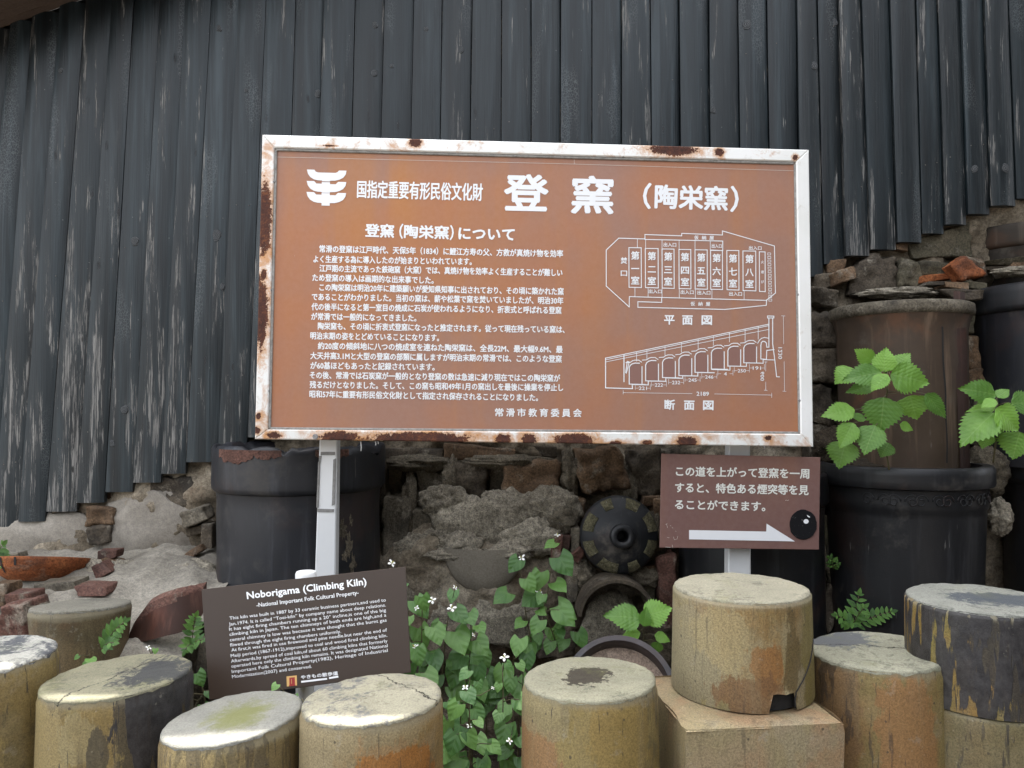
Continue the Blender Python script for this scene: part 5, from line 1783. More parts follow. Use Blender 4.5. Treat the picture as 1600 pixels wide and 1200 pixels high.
T1, T2 = 1.25, 0.75
L = []
L.append((T1, [c3(262, 745), c3(338, 672), c3(498, 677), c3(498, 650), c3(722, 658), c3(722, 643), c3(970, 653), c3(970, 628), c3(1287, 720), c4(1293, 70), c4(1240, 112), c4(1237, 145), c4(985, 170), c4(455, 157), c4(455, 123), c4(600, 127), c4(600, 97)]))
L.append((T1, [c3(262, 745), c4(262, 28), c4(402, 155), c4(403, 92), c4(1240, 115)]))
L.append((T1, [c3(498, 680), c3(972, 690), c3(972, 747)]))
rooms = [(400, 475, 730, 35), (500, 578, 735, 37), (602, 675, 738, 40), (705, 777, 741, 43), (803, 877, 743, 45), (898, 970, 747, 47), (997, 1070, 747, 50), (1095, 1173, 750, 55), (1195, 1230, 755, 60)]
for a, b, t_, bo in rooms:
    L.append((T1, [c3(a, t_), c3(b, t_ + 1), c4(b + 1, bo + 2), c4(a + 1, bo), c3(a, t_)]))
for x, a, b in [(452, 680, 730), (502, 680, 735), (602, 684, 738), (706, 686, 741), (803, 688, 743), (896, 690, 747)]:
    L.append((T2, [c3(x, a), c3(x, b)]))
L.append((T2, [c3(896, 743), c3(970, 747)]))
for x, a, b in [(437, 35, 92), (517, 37, 95), (602, 40, 97), (707, 43, 100), (805, 45, 102), (906, 47, 105), (1102, 57, 108)]:
    L.append((T2, [c4(x, a), c4(x, b)]))
for k in range(14):
    y = 762 + k * 21.6
    x = 1246 + k * 0.55
    L.append((0.7, [c3(x, y), c3(x + 18, y + 0.5), c3(x + 18, y + 13), c3(x, y + 13), c3(x, y)]))
stroke_lines(sp, panel, WT, L, 'plan_drawing')
stroke_lines(sp, panel, M['pale_line'], [(0.55, [(434, 245.5), (880, 256.0), (1240, 267)]), (0.55, [(897, 249), (897.4, 256.5)])], 'scribed_line')


def ctr(s, x, y, w, h, bold=0.2, sl=0.015):
    return write(s, sp, panel, WT, x - w / 2, y - sl * w / 2, x + w / 2, y + sl * w / 2, h, bold)


for k, (ch, (a, b, t_, bo)) in enumerate(zip('一二三四五六七八', rooms)):
    xc = (a + b) / 2
    for c_, yy in (('第', 778), (ch, 858), ('室', 930)):
        x, y = c3(xc + 1, yy + k * 3)
        ctr(c_, x, y, 12.3 if c_ != '一' else 12, 12.6 if c_ not in '一' else 12.6, 0.35)
for (s, p, w, h) in [('出入口', c3(650, 712), 19.5, 6.4), ('出入口', c3(935, 720), 15.5, 6.0), ('出入口', c3(1170, 732), 19.5, 6.0), ('出入口', c4(560, 60), 20, 6.4), ('出入口', c4(755, 65), 20, 6.4), ('出入口', c4(857, 68), 20, 6.4), ('出入口', c4(1050, 75), 20, 6.4)]:
    ctr(s, p[0], p[1], w, h, 0.15)
for p0 in (c3(858, 669), c4(836, 136)):
    for k, ch in enumerate('仮納屋'):
        ctr(ch, p0[0] + (k - 1) * 11.9, p0[1] + (k - 1) * 0.2, 6.6, 6.4, 0.15)
for ch, yy in (('焚', 808), ('口', 885)):
    x, y = c3(370, yy)
    ctr(ch, x, y, 9.6, 9.6, 0.25)
for ch, yy in (('火', 818), ('遊', 878), ('び', 938)):
    x, y = c3(1214, yy)
    ctr(ch, x, y, 4.4, 4.6, 0.08)
for s, xs, y in (('平面図', (647, 757, 875), 232), ('断面図', (649, 768, 884), 751)):
    for ch, x in zip(s, xs):
        p = c4(x, y + (x - 650) * 0.01)
        ctr(ch, p[0], p[1], 15.6, 15.2, 0.5)

L = []
L += [(1.2, [c4(258, 467), c4(1252, 260)]), (1.0, [c4(258, 477), c4(1252, 269)]), (0.8, [c4(258, 490), c4(1252, 292)])]
L.append((1.5, [c4(258, 467), c4(258, 648), c4(422, 653), c4(420, 628), c4(518, 630), c4(518, 606), c4(625, 608), c4(625, 587), c4(728, 590), c4(728, 574), c4(820, 576), c4(820, 554), c4(920, 556)]))
L.append((1.3, [c4(905, 536), c4(1016, 540), c4(1016, 515), c4(1116, 517), c4(1116, 496), c4(1218, 498), c4(1218, 476), c4(1285, 478)]))
cham = [(402, 497, 625), (502, 481, 605), (605, 465, 585), (705, 448, 573), (803, 427, 553), (903, 406, 533), (1003, 394, 515), (1100, 377, 495)]
for x, t_, bo in cham:
    L.append((1.5, [c4(x, bo), c4(x, t_ + 28), c4(x + 6, t_ + 14), c4(x + 18, t_ + 5), c4(x + 36, t_), c4(x + 62, t_ + 1)]))
    L.append((1.4, [c4(x + 78, t_ + 22), c4(x + 78, bo)]))
    L.append((1.2, [c4(x - 20, t_ + 18 - 20), c4(x + 6, t_ - 4), c4(x + 20, t_ - 14), c4(x + 34, t_ - 18), c4(x + 58, t_ - 18), c4(x + 75, t_ - 6)]))
    L.append((1.3, [c4(x, bo), c4(x + 98, bo + 2)]))
L.append((1.5, [c4(370, 445), c4(370, 610)]))
L.append((1.3, [c4(380, 555), c4(390, 487), c4(402, 490), c4(384, 560)]))
for x in (447, 510, 620, 720, 822, 915, 1013, 1108, 1188):
    y = 467 - (x - 258) * 0.208
    L.append((0.8, [c4(x, y), c4(x, y + 58 + (x > 1100) * 20)]))
L.append((1.4, [c4(1253, 222), c4(1253, 400), c4(1240, 400), c4(1238, 375), c4(1228, 366), c4(1216, 364), c4(1207, 372), c4(1204, 390), c4(1204, 472), c4(1238, 474), c4(1240, 420), c4(1284, 415)]))
L.append((1.4, [c4(1276, 222), c4(1276, 380), c4(1288, 470), c4(1300, 580), c4(1317, 581)]))
L.append((1.3, [c4(1245, 210), c4(1283, 211), c4(1283, 222), c4(1245, 222), c4(1245, 210)]))
L.append((1.2, [c4(1185, 376), c4(1195, 358), c4(1208, 346), c4(1226, 341), c4(1248, 345)]))
L += [(0.55, [c4(365, 677), c4(785, 683)]), (0.55, [c4(922, 685), c4(1270, 692)]), (0.6, [c4(365, 664), c4(365, 686)]), (0.6, [c4(1270, 680), c4(1270, 708)])]
L += [(0.55, [c4(1341, 210), c4(1343, 380)]), (0.55, [c4(1346, 488), c4(1348, 668)]), (0.6, [c4(1330, 209), c4(1351, 210)]), (0.6, [c4(1338, 668), c4(1358, 669)])]
L += [(0.55, [c4(1234, 490), c4(1234, 546)]), (0.55, [c4(1234, 612), c4(1234, 662)]), (0.6, [c4(1226, 490), c4(1243, 490)]), (0.6, [c4(1225, 662), c4(1243, 663)])]
nums = [('221', 485, 650), ('222', 583, 630), ('232', 688, 615), ('245', 788, 600), ('246', 890, 581), ('4', 988, 562), ('250', 1088, 543), ('191', 1180, 527)]
for s, x, y in nums:
    for sgn in (-1, 1):
        L.append((0.5, [c4(x + sgn * 27, y), c4(x + sgn * 46, y)]))
        L.append((0.5, [c4(x + sgn * 46, y - 22), c4(x + sgn * 46, y + 10)]))
stroke_lines(sp, panel, WT, L, 'section_drawing', 0.0014)
for k, (x, t_, bo) in enumerate(cham):
    flat_poly(sp, panel, M['lilac'], [c4(x + 3, bo - 2), c4(x + 3, t_ + 28), c4(x + 9, t_ + 15), c4(x + 20, t_ + 7), c4(x + 36, t_ + 2), c4(x + 62, t_ + 3), c4(x + 76, t_ + 22), c4(x + 76, bo - 2)], 'chamber_tint', 0.0006)
for s, x, y in nums:
    p = c4(x, y)
    write(s, sp, panel, WT, p[0] - 2.1 * len(s), p[1] + 2.7, p[0] + 2.1 * len(s), p[1] + 2.8, 7.6, 0.12, cjk=False)
p = c4(850, 684)
write('2189', sp, panel, WT, p[0] - 9.5, p[1] + 3.0, p[0] + 9.5, p[1] + 3.2, 9.0, 0.15, cjk=False)
p = c4(1334, 402)
write('1230', sp, panel, WT, p[0] - 0.2, p[1], p[0] - 0.2 + 18, p[1], 8.4, 0.12, cjk=False, vert=True)
p = c4(1224, 550)
write('600', sp, panel, WT, p[0], p[1], p[0] + 14, p[1], 8.2, 0.12, cjk=False, vert=True)

# ------------------------------------------------------------------ arrow sign on the right post
dp = Plane(PD(1033.6, 708.7, 2.655), PD(1282, 714.5, 2.675), PD(1031, 855.7, 2.63))
dp.base = dp.pt(1156, 857)
dsn = empty('direction_sign', dp.base, 'small brown arrow sign with three lines of Japanese hung on the right post', 'sign')
q = [(1033.6, 708.7), (1282, 714.5), (1279.7, 859), (1031, 855.7)]
vs, fs = bev_prism([dp.pt(x, y, 0) for x, y in q], [dp.pt(x, y, -0.006) for x, y in q], dp.n, 0.0012)
M['panel2'] = mat_panel('dull_brown_enamel', (0.165, 0.090, 0.078), (0.195, 0.105, 0.082), [(1200, 740, 80, 40, 0.25)], dp, 0.34, (0.24, 0.11, 0.06), 0.15)
pan2 = fix_normals(build('panel', vs, fs, M['panel2'], dsn, org='parent'))
for s, a, b, c, d in [('この道を上がって登窯を一周', 1056.3, 736.2, 1264, 740.2), ('すると、特色ある煙突等を見', 1055, 761.6, 1263, 765.8), ('ることができます。', 1054.8, 788, 1195.5, 791.3)]:
    write(s, dp, pan2, M['cream_txt'], a, b, c, d, 15.2, 0.42)
def c5(x, y): return (1010 + x / 5.517, 690 + y / 5.517)
flat_poly(dp, pan2, WT, [c5(367, 762), c5(1032, 775), c5(1035, 707), c5(1280, 860), c5(367, 842)], 'arrow')
bp = []
for k in range(40):
    a = 2 * math.pi * k / 40
    w = 1 + 0.05 * nz((math.cos(a) * 2, math.sin(a) * 2, 4), 1.5, 3)
    bp.append((1254.7 + 21 * w * math.cos(a), 819.6 + 23.4 * w * math.sin(a)))
bvs, bfs = bev_prism([dp.pt(x, y, 0.0035) for x, y in bp], [dp.pt(x, y, 0.0002) for x, y in bp], dp.n, 0.0012)
st = fix_normals(build('black_sticker', bvs, bfs, M['black_patch'], dsn, org='parent'))
flat_poly(dp, st, WT, [(1258.7 + 4 * math.cos(k * R(24)), 814.5 + 3.6 * math.sin(k * R(24))) for k in range(15)], 'highlight_spot', 0.0042)  # highlight on the sticker, painted as a flat white dot
flat_poly(dp, st, WT, [c5(1380, 630), c5(1407, 648), c5(1400, 655), c5(1382, 642)], 'white_dash', 0.0042)
stroke_lines(dp, pan2, M['pale_line'], [(0.5, [c5(1197, 508), c5(1205, 503), c5(1214, 509), c5(1226, 504)]), (0.4, [c5(165, 715), c5(180, 706)]), (0.4, [c5(172, 708), c5(182, 742)]), (0.4, [c5(205, 722), c5(212, 728)]), (0.5, [c5(222, 740), c5(228, 745)]), (0.4, [c5(178, 826), c5(198, 829)]), (0.4, [c5(232, 820), c5(240, 846), c5(266, 838), c5(268, 815)]), (0.4, [c5(250, 770), c5(256, 774)]), (0.6, [c5(165, 908), c5(205, 912)]), (0.5, [c5(222, 890), c5(226, 915)])], 'scratch')

# ------------------------------------------------------------------ English sign
ep = Plane(PD(314.6, 920.8, 2.16), PD(633.7, 885.4, 2.19), PD(327, 1094, 2.06))
pt_ = PD(478, 905, 2.21)
ep.base = V((pt_.x, pt_.y, 0))
esn = empty('notice_sign', ep.base, 'tilted dark brown sign with English text on a capped white pipe', 'sign')
q = [(314.6, 920.8), (633.7, 885.4), (642, 1050.8), (327, 1094)]
vs, fs = bev_prism([ep.pt(x, y, 0) for x, y in q], [ep.pt(x, y, -0.005) for x, y in q], ep.n, 0.001)
pan3 = fix_normals(build('panel', vs, fs, M['dark_panel'], esn, org='parent'))
mb = MB()
tp = PD(478, 893, 2.21)
vs, fs = lathe([(0.0255, 0.0), (0.0255, tp.z - 0.03)], (tp.x, tp.y, 0), 28)
build('pipe_post', vs, fs, M['enamel'], esn, smooth=True, org='parent')
vs, fs = lathe([(0.0262, tp.z - 0.04), (0.0295, tp.z - 0.038), (0.030, tp.z - 0.006), (0.027, tp.z), (0.0005, tp.z + 0.002)], (tp.x, tp.y, 0), 32)
build('post_cap', vs, fs, M['enamel'], esn, smooth=True, org='parent', sharp=40)
def c6(x, y): return (300 + x / 4.444, 860 + y / 4.444)
def eng(s, a, b, h, bold): 
    x0, y0 = c6(*a); x1, y1 = c6(*b)
    return write(s, ep, pan3, WT, x0, y0, x1, y1, h, bold, 0.0008, cjk=False)
eng('Noborigama (Climbing Kiln)', (385, 337), (1212, 238), 15.2, 0.4)
eng('-National Important Folk Cultural Property-', (450, 394), (1158, 306), 9.0, 0.1)
ENG = [('This kiln was built in 1887 by 33 ceramic business partners,and used to', (262, 482), (1347, 354)), ('Jan.1974. It is called “Toei-kiln” by company name about deep relations.', (258, 523), (1347, 389)),
       ('It has eight firing chambers running up a 20° incline,is one of the big', (260, 558), (1348, 425)), ('climbing kiln in Japan. The ten chimneys of both ends are high,and a', (262, 594), (1350, 459)),
       ('central chimney is low was because it was thought that the burnt gas', (264, 632), (1352, 494)), ('fliwed through the eight firing chambers uniformly.', (266, 668), (1036, 573)),
       ('At first,it was fired in use firewood and pine needle,but near the end of', (275, 703), (1355, 563)), ('Meiji period (1867-1912),improved to coal and wood fired climbing kiln.', (271, 743), (1357, 600)),
       ('Afterwards,by spread of coal kiln,of about 60 climbing kilns that formerly', (273, 780), (1358, 638)), ('operated here only the climbing kiln remains. It was designated National', (275, 815), (1360, 671)),
       ('Important Folk Cultural Property(1982), Heritage of Industrial', (278, 852), (1360, 704)), ('Modernization(2007) and conserved.', (280, 888), (832, 815))]
for s, a, b in ENG:
    eng(s, a, b, 7.2, 0.0)
flat_poly(ep, pan3, M['gold'], [c6(657, 875), c6(728, 868), c6(730, 938), c6(659, 945)], 'logo_ground', 0.0008)
flat_poly(ep, pan3, M['crimson'], [c6(676, 884), c6(714, 880), c6(716, 930), c6(720, 939), c6(674, 943), c6(677, 932)], 'logo_mark', 0.0011)
flat_poly(ep, pan3, M['gold'], [c6(690, 893), c6(693, 893), c6(694, 926), c6(691, 926)], 'logo_line', 0.0014)
x0, y0 = c6(757, 882); x1, y1 = c6(1013, 852)
write('やきもの散歩道', ep, pan3, WT, x0, y0, x1, y1, 6.0, 0.15, 0.0008)
for (a, b, e, f) in [(757, 912, 940, 892), (950, 886, 1018, 877)]:
    stroke_lines(ep, pan3, WT, [(2.9, [c6(a + 8, b), c6(e - 8, f)])], 'logo_pill', 0.0008)

# ------------------------------------------------------------------ plants
def leaf_mesh(kind, seed):
    """unit leaf: stalk end at 0, tip at y = 1, half width 0.5, with fold, curl and real edge"""
    rg = random.Random(seed)
    vs, fs, uv = [], [], []
    if kind == 'serrated':
        nl = 56
        def hw(t):
            b = (math.sin(math.pi * min(1, t ** 0.68)) ** (0.8 + 0.5 * t)) * 0.5
            tooth = 0.17 * ((t * 12) % 1.0) * (1 if 0.08 < t < 0.96 else 0)
            return max(0.004, b * 0.86 + tooth * (0.2 + b))
    elif kind == 'heart':
        nl = 16
        def hw(t):
            if t < 0.25:
                return 0.5 * math.sin(math.pi * 0.5 * min(1, (t + 0.12) / 0.37)) ** 0.5
            q = (t - 0.25) / 0.75
            return 0.5 * max(0.012, (1 - q ** 1.9) * (1 - 0.25 * q))
    else:
        nl = 10
        def hw(t):
            return max(0.01, 0.5 * math.sin(math.pi * t ** 0.8) ** 0.8)
    na = 3
    wave = rg.uniform(0, 6)
    droop = rg.uniform(0.10, 0.26)
    fold = rg.uniform(0.06, 0.20)
    for i in range(nl + 1):
        t = i / nl
        w = hw(t)
        for k in range(-na, na + 1):
            q = k / na
            x = w * q
            y = t
            if kind == 'heart':
                y = t - 0.24 * max(0, 1 - t / 0.30) * abs(q) ** 1.3
            if kind == 'serrated' and abs(q) == 1:
                y = t + 0.035 * ((t * 12) % 1.0)
            z = -droop * t * t + fold * abs(x) - 0.25 * x * x + 0.022 * math.sin(t * 9 + wave + q * 2) * abs(q)
            if kind == 'serrated':
                z += 0.004 * math.sin((t - abs(x) * 0.9) * 8 * 2 * math.pi) * (1 if 0.05 < t < 0.95 else 0)
            vs.append((x, y, z))
            uv.append((0.5 + x, t))
    K = 2 * na + 1
    for i in range(nl):
        for k in range(K - 1):
            a = i * K + k
            fs.append([a, a + 1, a + K + 1, a + K])
    me = bpy.data.meshes.new('leaf')
    me.from_pydata(vs, [], fs)
    ul = me.uv_layers.new(name='UVMap')
    for lp_ in me.loops:
        ul.data[lp_.index].uv = uv[lp_.vertex_index]
    me.polygons.foreach_set('use_smooth', [True] * len(me.polygons))
    return me


LM = {}
for kd, mt in (('serrated', 'leaf_big'), ('heart', 'leaf_heart'), ('oval', 'leaf_fern')):
    LM[kd] = []
    for s_ in range(4):
        me = leaf_mesh(kd, 10 + s_)
        me.materials.append(M[mt])
        LM[kd].append(me)


def leaf(parent, kind, base, tip, width, nrm, rg):
    y = tip - base
    L_ = y.length
    yh = y.normalized()
    n = (nrm - yh * nrm.dot(yh)).normalized()
    x = yh.cross(n)
    me = rg.choice(LM[kind])
    o = bpy.data.objects.new('leaf', me)
    COL.objects.link(o)
    o.parent = parent
    m = Matrix((x * width, yh * L_, n * (width + L_) / 2)).transposed().to_4x4()
    m.translation = base - WORLD[parent]
    o.matrix_local = m
    return o


def to_cam(p):
    return (CAM - p).normalized()


def c7(x, y): return (1240 + x * 0.4, 320 + y * 0.4)


def traced_plant(name, label, cat, leaves, root, joints, d0, conv, seed, kind='serrated', stem_r=0.0035):
    rg = random.Random(seed)
    rt = root
    t = empty(name, rt, label, cat)
    info = []
    for (bx, by, tx, ty, w, dd) in leaves:
        b = conv(bx, by); e = conv(tx, ty)
        d = d0 + dd
        L_ = math.hypot(e[0] - b[0], e[1] - b[1])
        B_ = PD(b[0], b[1], d)
        T_ = PD(e[0], e[1], d - 0.25 * L_ * d / FPX * rg.uniform(0.2, 1.0))
        cw = 1.12 * w * (conv(1, 0)[0] - conv(0, 0)[0]) * d / FPX
        n = to_cam(B_) + V((rg.uniform(-.35, .35), 0, rg.uniform(0.2, 0.7)))
        leaf(t, kind, B_, T_, cw, n, rg)
        info.append(B_)
    J = [PD(*conv(x, y), d0 + 0.03 + dd) for x, y, dd in joints]
    mb = MB()
    mb.tube([rt + (J[-1] - rt) * 0.0] + J[::-1], [stem_r * 1.3] + [stem_r] * (len(J) - 1) + [stem_r * 0.6], 6)
    mb.build('stem', M['stem'], t, smooth=True)
    pm = MB()
    for B_ in info:
        # petiole from the nearest place on the stem
        best, bd = None, 9
        for a, b in zip(J, J[1:]):
            for k in range(9):
                q = a + (b - a) * (k / 8)
                if (q - B_).length < bd:
                    best, bd = q, (q - B_).length
        mid = (best + B_) / 2 + V((0, -0.006, 0.006))
        pm.tube([best, mid, B_], [0.0018, 0.0015, 0.0013], 5)
    tag(pm.build('leaf_stalk', M['stem'], t, smooth=True), kind='stuff')
    return t


N1 = [(350, 655, 362, 556, 84, 0.0), (312, 612, 243, 568, 62, 0.05), (392, 640, 452, 572, 74, 0.06), (342, 655, 198, 676, 88, -0.02), (235, 640, 160, 690, 92, 0.06), (378, 662, 540, 694, 118, -0.03), (366, 662, 300, 722, 64, -0.06), (320, 700, 208, 728, 56, 0.05),
      (352, 752, 342, 890, 136, -0.02), (455, 745, 478, 838, 122, 0.06), (515, 738, 606, 832, 66, 0.02), (238, 800, 113, 818, 78, 0.0), (282, 838, 214, 816, 34, 0.0), (232, 852, 182, 948, 78, -0.02), (320, 862, 272, 972, 104, -0.04), (205, 922, 172, 1026, 112, 0.05), (415, 858, 472, 878, 40, 0.05), (372, 930, 340, 985, 66, 0.06)]
traced_plant('nettle_plant', 'leafy green serrated plant rooted on the black jar in front of the brown pipe', 'plant', N1, PD(1390, 736, 2.80), [(362, 655, 0), (366, 730, 0.02), (352, 800, 0.03), (345, 880, 0.04), (362, 960, 0.05), (372, 1030, 0.05)], 2.70, c7, 3)
N2 = [(790, 742, 655, 712, 90, 0.0), (795, 752, 842, 716, 48, -0.01), (790, 762, 735, 786, 44, -0.03), (782, 812, 648, 930, 128, -0.02), (800, 785, 678, 800, 46, 0.05), (792, 795, 896, 880, 116, -0.04), (850, 775, 985, 770, 96, 0.03), (885, 888, 850, 990, 128, 0.02), (760, 890, 735, 950, 60, 0.06), (800, 860, 770, 900, 50, 0.06)]
traced_plant('nettle_plant', 'green serrated plant at the right edge between jar and pipe', 'plant', N2, PD(1552, 722, 2.86), [(795, 755, 0), (798, 800, 0.02), (800, 870, 0.03), (788, 940, 0.05), (780, 1005, 0.06)], 2.74, c7, 8)
def c8(x, y): return (780 + x / 2.307, 680 + y / 2.307)
N3 = [(512, 662, 380, 642, 96, 0.0), (520, 655, 622, 620, 92, 0.0), (524, 690, 528, 622, 46, -0.02), (508, 712, 440, 724, 44, 0.02), (560, 720, 620, 740, 40, 0.03), (575, 745, 560, 790, 40, 0.03)]
traced_plant('nettle_plant', 'low bright green plant with two broad leaves behind the sand-filled pipe end', 'plant', N3, PD(1006, 1075, 2.58), [(516, 662, 0), (522, 720, 0.01), (522, 800, 0.03)], 2.52, c8, 5, stem_r=0.0025)


# heart-leaved plants with white flowers
def flower_mesh():
    vs, fs, mi = [], [], []
    for k in range(4):
        a = k * math.pi / 2 + 0.3
        c, s_ = math.cos(a), math.sin(a)
        b = len(vs)
        for (r, w, z) in [(0.12, 0.07, 0), (0.5, 0.26, 0.06), (0.82, 0.24, 0.04), (1.0, 0.05, -0.04)]:
            for q in (-1, 1):
                vs.append((c * r - s_ * w * q, s_ * r + c * w * q, z))
        for i in range(3):
            fs.append([b + 2 * i, b + 2 * i + 1, b + 2 * i + 3, b + 2 * i + 2]); mi.append(0)
    b = len(vs)
    for j, (r, z) in enumerate([(0.12, 0.0), (0.15, 0.3), (0.13, 0.7), (0.02, 0.85)]):
        for k in range(7):
            a = 2 * math.pi * k / 7
            vs.append((r * math.cos(a), r * math.sin(a), z))
    for j in range(3):
        for k in range(7):
            fs.append([b + j * 7 + k, b + j * 7 + (k + 1) % 7, b + (j + 1) * 7 + (k + 1) % 7, b + (j + 1) * 7 + k]); mi.append(1)
    me = bpy.data.meshes.new('flower')
    me.from_pydata(vs, [], fs)
    me.materials.append(M['petal']); me.materials.append(M['spike'])
    me.polygons.foreach_set('material_index', mi)
    return me


FM = flower_mesh()


def bez(a, b, c, t):
    return a * (1 - t) ** 2 + b * 2 * t * (1 - t) + c * t * t


def heart_plant(label, stems, flowers, seed, lmin=30, lmax=48):
    rg = random.Random(seed)
    base = PD(stems[0][0][0], 1200, stems[0][2])
    t = empty('fish_mint', (base.x, base.y, 0.08), label, 'plant', 'heart-leaved plants with white flowers')
    sm = MB()
    pm = MB()
    nodes = []
    for (root, top, d, nlv) in stems:
        Rp = PD(root[0], root[1], d + 0.02)
        Tp = PD(top[0], top[1], d - 0.02)
        Mid = (Rp + Tp) / 2 + V((rg.uniform(-.05, .05), rg.uniform(-.05, .0), 0))
        foot = V((Rp.x + rg.uniform(-.02, .02), Rp.y + 0.02, 0.07)) if root[1] > 1080 else Rp + V((0, 0.10, -0.03))
        pts = [foot] + [bez(Rp, Mid, Tp, k / 10) for k in range(11)]
        sm.tube(pts, [0.0030] + [0.0026 - 0.0012 * k / 10 for k in range(11)], 5)
        for k in range(nlv):
            f = (k + 0.6) / nlv
            p = bez(Rp, Mid, Tp, f)
            nodes.append(p)
            sgn = 1 if k % 2 else -1
            ang = rg.uniform(0.1, 1.2)
            dr = V((sgn * math.cos(ang), -0.55 + rg.uniform(-.35, .35), math.sin(ang) * 0.75))
            if f > 0.9: dr = V((rg.uniform(-.4, .4), -0.5, 0.8))
            dr.normalize()
            pl_ = rg.uniform(0.02, 0.065)
            b = p + dr * pl_
            sz = 0.66 * rg.uniform(lmin * 0.8, lmax * 1.1) * d / FPX * (1.0 - 0.25 * (f > 0.85))
            td = V((sgn * rg.uniform(0.1, 0.8), -0.45 + rg.uniform(-.2, .2), -rg.uniform(0.15, 1.0))).normalized()
            n = to_cam(b) * 1.0 + V((rg.uniform(-.5, .5), 0, rg.uniform(0.2, 1.0)))
            leaf(t, 'heart', b, b + td * sz, sz * rg.uniform(0.92, 1.12), n, rg)
            pm.tube([p, p + dr * pl_ * 0.5 + V((0, 0, 0.004)), b], [0.0016, 0.0013, 0.0011], 5)
    for (fx, fy, s_) in flowers:
        d = stems[0][2] - 0.06
        c = PD(fx, fy, d)
        o = bpy.data.objects.new('flower', FM)
        COL.objects.link(o)
        o.parent = t
        n = (to_cam(c) * rg.uniform(0.2, 1.0) + V((rg.uniform(-.8, .8), 0, rg.uniform(0.4, 1.2)))).normalized()
        m = n.to_track_quat('Z', 'Y').to_matrix() @ Matrix.Rotation(rg.uniform(0, 1.5), 3, 'Z')
        m = (m * (rg.uniform(0.75, 1.05) * s_ * d / FPX)).to_4x4()
        m.translation = c - WORLD[t]
        o.matrix_local = m
        q = min(nodes, key=lambda v: (v - c).length)
        pm.tube([q, (q + c) / 2 + V((0, 0.005, -0.01)), c], [0.0014, 0.0012, 0.0011], 5)
    tag(sm.build('stem', M['stem'], t, smooth=True), kind='stuff')
    tag(pm.build('leaf_stalk', M['stem'], t, smooth=True), kind='stuff')
    return t


heart_plant('heart-leaved plant climbing the wall left of the round kiln cover', [((842, 1020), (868, 846), 2.82, 9), ((836, 1030), (812, 882), 2.80, 7), ((872, 1010), (848, 930), 2.78, 5), ((905, 1010), (893, 968), 2.8, 3)],
            [(843, 927, 8), (815, 872, 7), (871, 836, 5), (793, 932, 4)], 11, 30, 48)
heart_plant('heart-leaved plant with white flowers just right of the English sign', [((660, 1120), (660, 940), 2.45, 10), ((690, 1110), (706, 930), 2.5, 9), ((640, 1100), (628, 905), 2.5, 7), ((720, 1100), (735, 965), 2.52, 8), ((672, 1080), (640, 1010), 2.40, 4)],
            [(675, 938, 7), (706, 950, 8), (651, 950, 6), (648, 1011, 8), (711, 918, 6), (740, 992, 5), (612, 880, 7)], 12, 34, 56)
heart_plant('tall heart-leaved plant rising between the two middle pipe stumps', [((745, 1260), (735, 1050), 2.15, 11), ((770, 1260), (785, 1040), 2.2, 10), ((715, 1250), (705, 1100), 2.12, 8), ((725, 1230), (730, 1080), 2.1, 8), ((790, 1260), (800, 1100), 2.2, 8)],
            [(727, 1074, 7), (788, 1027, 8), (733, 1134, 7), (796, 1158, 6), (770, 1075, 4)], 13, 32, 50)
heart_plant('heart-leaved plant against the wall behind the middle of the gap', [((760, 1120), (755, 985), 2.62, 8), ((790, 1110), (805, 1010), 2.6, 7), ((735, 1120), (720, 1000), 2.6, 7), ((810, 1130), (818, 1050), 2.5, 6)], [(756, 1056, 4)], 14, 34, 54)
heart_plant('heart-leaved seedlings low between the English sign and the tarred stump', [((318, 1150), (312, 1060), 2.25, 6), ((300, 1120), (322, 1080), 2.25, 4)], [], 15, 32, 44)
heart_plant('small heart-leaved sprigs under the lower edge of the English sign', [((455, 1130), (452, 1086), 2.05, 5), ((470, 1130), (472, 1092), 2.05, 4)], [], 16, 18, 26)
heart_plant('heart-leaved sprig with one white flower beside the sunken drum', [((232, 1060), (238, 1016), 2.25, 4), ((160, 1050), (140, 1022), 2.3, 3)], [(232, 1012, 6)], 17, 16, 24)


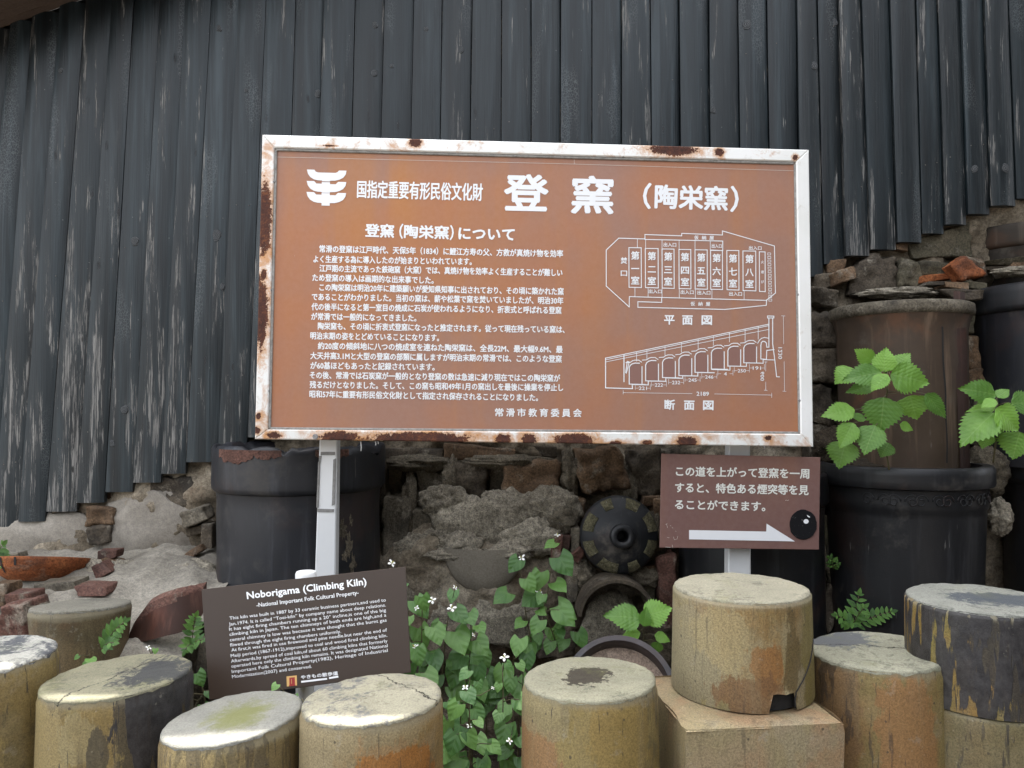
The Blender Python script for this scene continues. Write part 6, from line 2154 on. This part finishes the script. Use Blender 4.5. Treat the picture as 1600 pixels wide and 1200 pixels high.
# ferns with paired leaflets
def fern(label, fronds, seed, name='fern'):
    rg = random.Random(seed)
    b0 = PD(*fronds[0][0], fronds[0][2])
    t = empty(name, b0, label, 'fern', 'small ferns in the wall')
    sm = MB()
    for (a, b, d, n, w) in fronds:
        A = PD(a[0], a[1], d); Bp = PD(b[0], b[1], d - 0.04)
        Mid = (A + Bp) / 2 + V((0, -0.01, 0.02))
        pts = [bez(A, Mid, Bp, k / 8) for k in range(9)]
        sm.tube(pts, 0.0014, 5)
        for k in range(n):
            f = 0.15 + 0.85 * k / (n - 1)
            p = bez(A, Mid, Bp, f)
            tg = (bez(A, Mid, Bp, min(1, f + .05)) - bez(A, Mid, Bp, max(0, f - .05))).normalized()
            nn = (to_cam(p) + V((0, 0, 0.5))).normalized()
            sd = tg.cross(nn).normalized()
            ln = w * d / FPX * (0.55 + 0.65 * math.sin(math.pi * min(1, f * 0.9 + 0.1)))
            for sg in (-1, 1):
                dirv = (sd * sg + tg * 0.55 + nn * rg.uniform(-.1, .25)).normalized()
                leaf(t, 'oval', p, p + dirv * ln, ln * 0.48, nn + V((rg.uniform(-.3, .3), 0, rg.uniform(-.2, .3))), rg)
        leaf(t, 'oval', Bp, Bp + tg * w * d / FPX * 0.8, w * d / FPX * 0.42, to_cam(Bp), rg)
    tag(sm.build('stem', M['stem'], t, smooth=True), kind='stuff')
    return t


fern('bright fern sprig in front of the sunken drum', [((158, 1018), (194, 972), 2.30, 7, 17), ((158, 1018), (178, 1004), 2.28, 4, 13)], 1)
fern('fern growing at the left edge of the English sign', [((300, 1010), (306, 964), 2.45, 6, 15), ((304, 1008), (290, 1015), 2.45, 4, 14), ((300, 1012), (316, 1000), 2.42, 4, 12)], 2)
fern('dark fern rooted beside the black jar above the tan stump', [((1330, 982), (1342, 930), 2.80, 5, 15), ((1330, 982), (1392, 956), 2.82, 8, 14), ((1330, 982), (1308, 962), 2.80, 4, 14), ((1330, 980), (1350, 950), 2.78, 4, 14), ((1330, 982), (1328, 970), 2.76, 3, 13)], 3)
fern('tiny fern leaf on the wall between the black pipe and jar', [((1302, 890), (1296, 872), 2.98, 4, 10), ((1302, 890), (1310, 880), 2.98, 3, 8)], 4)
fern('small green leaves at the far left edge above the orange bowl', [((-8, 885), (4, 852), 2.95, 4, 16), ((-8, 888), (6, 872), 2.94, 3, 16)], 5)
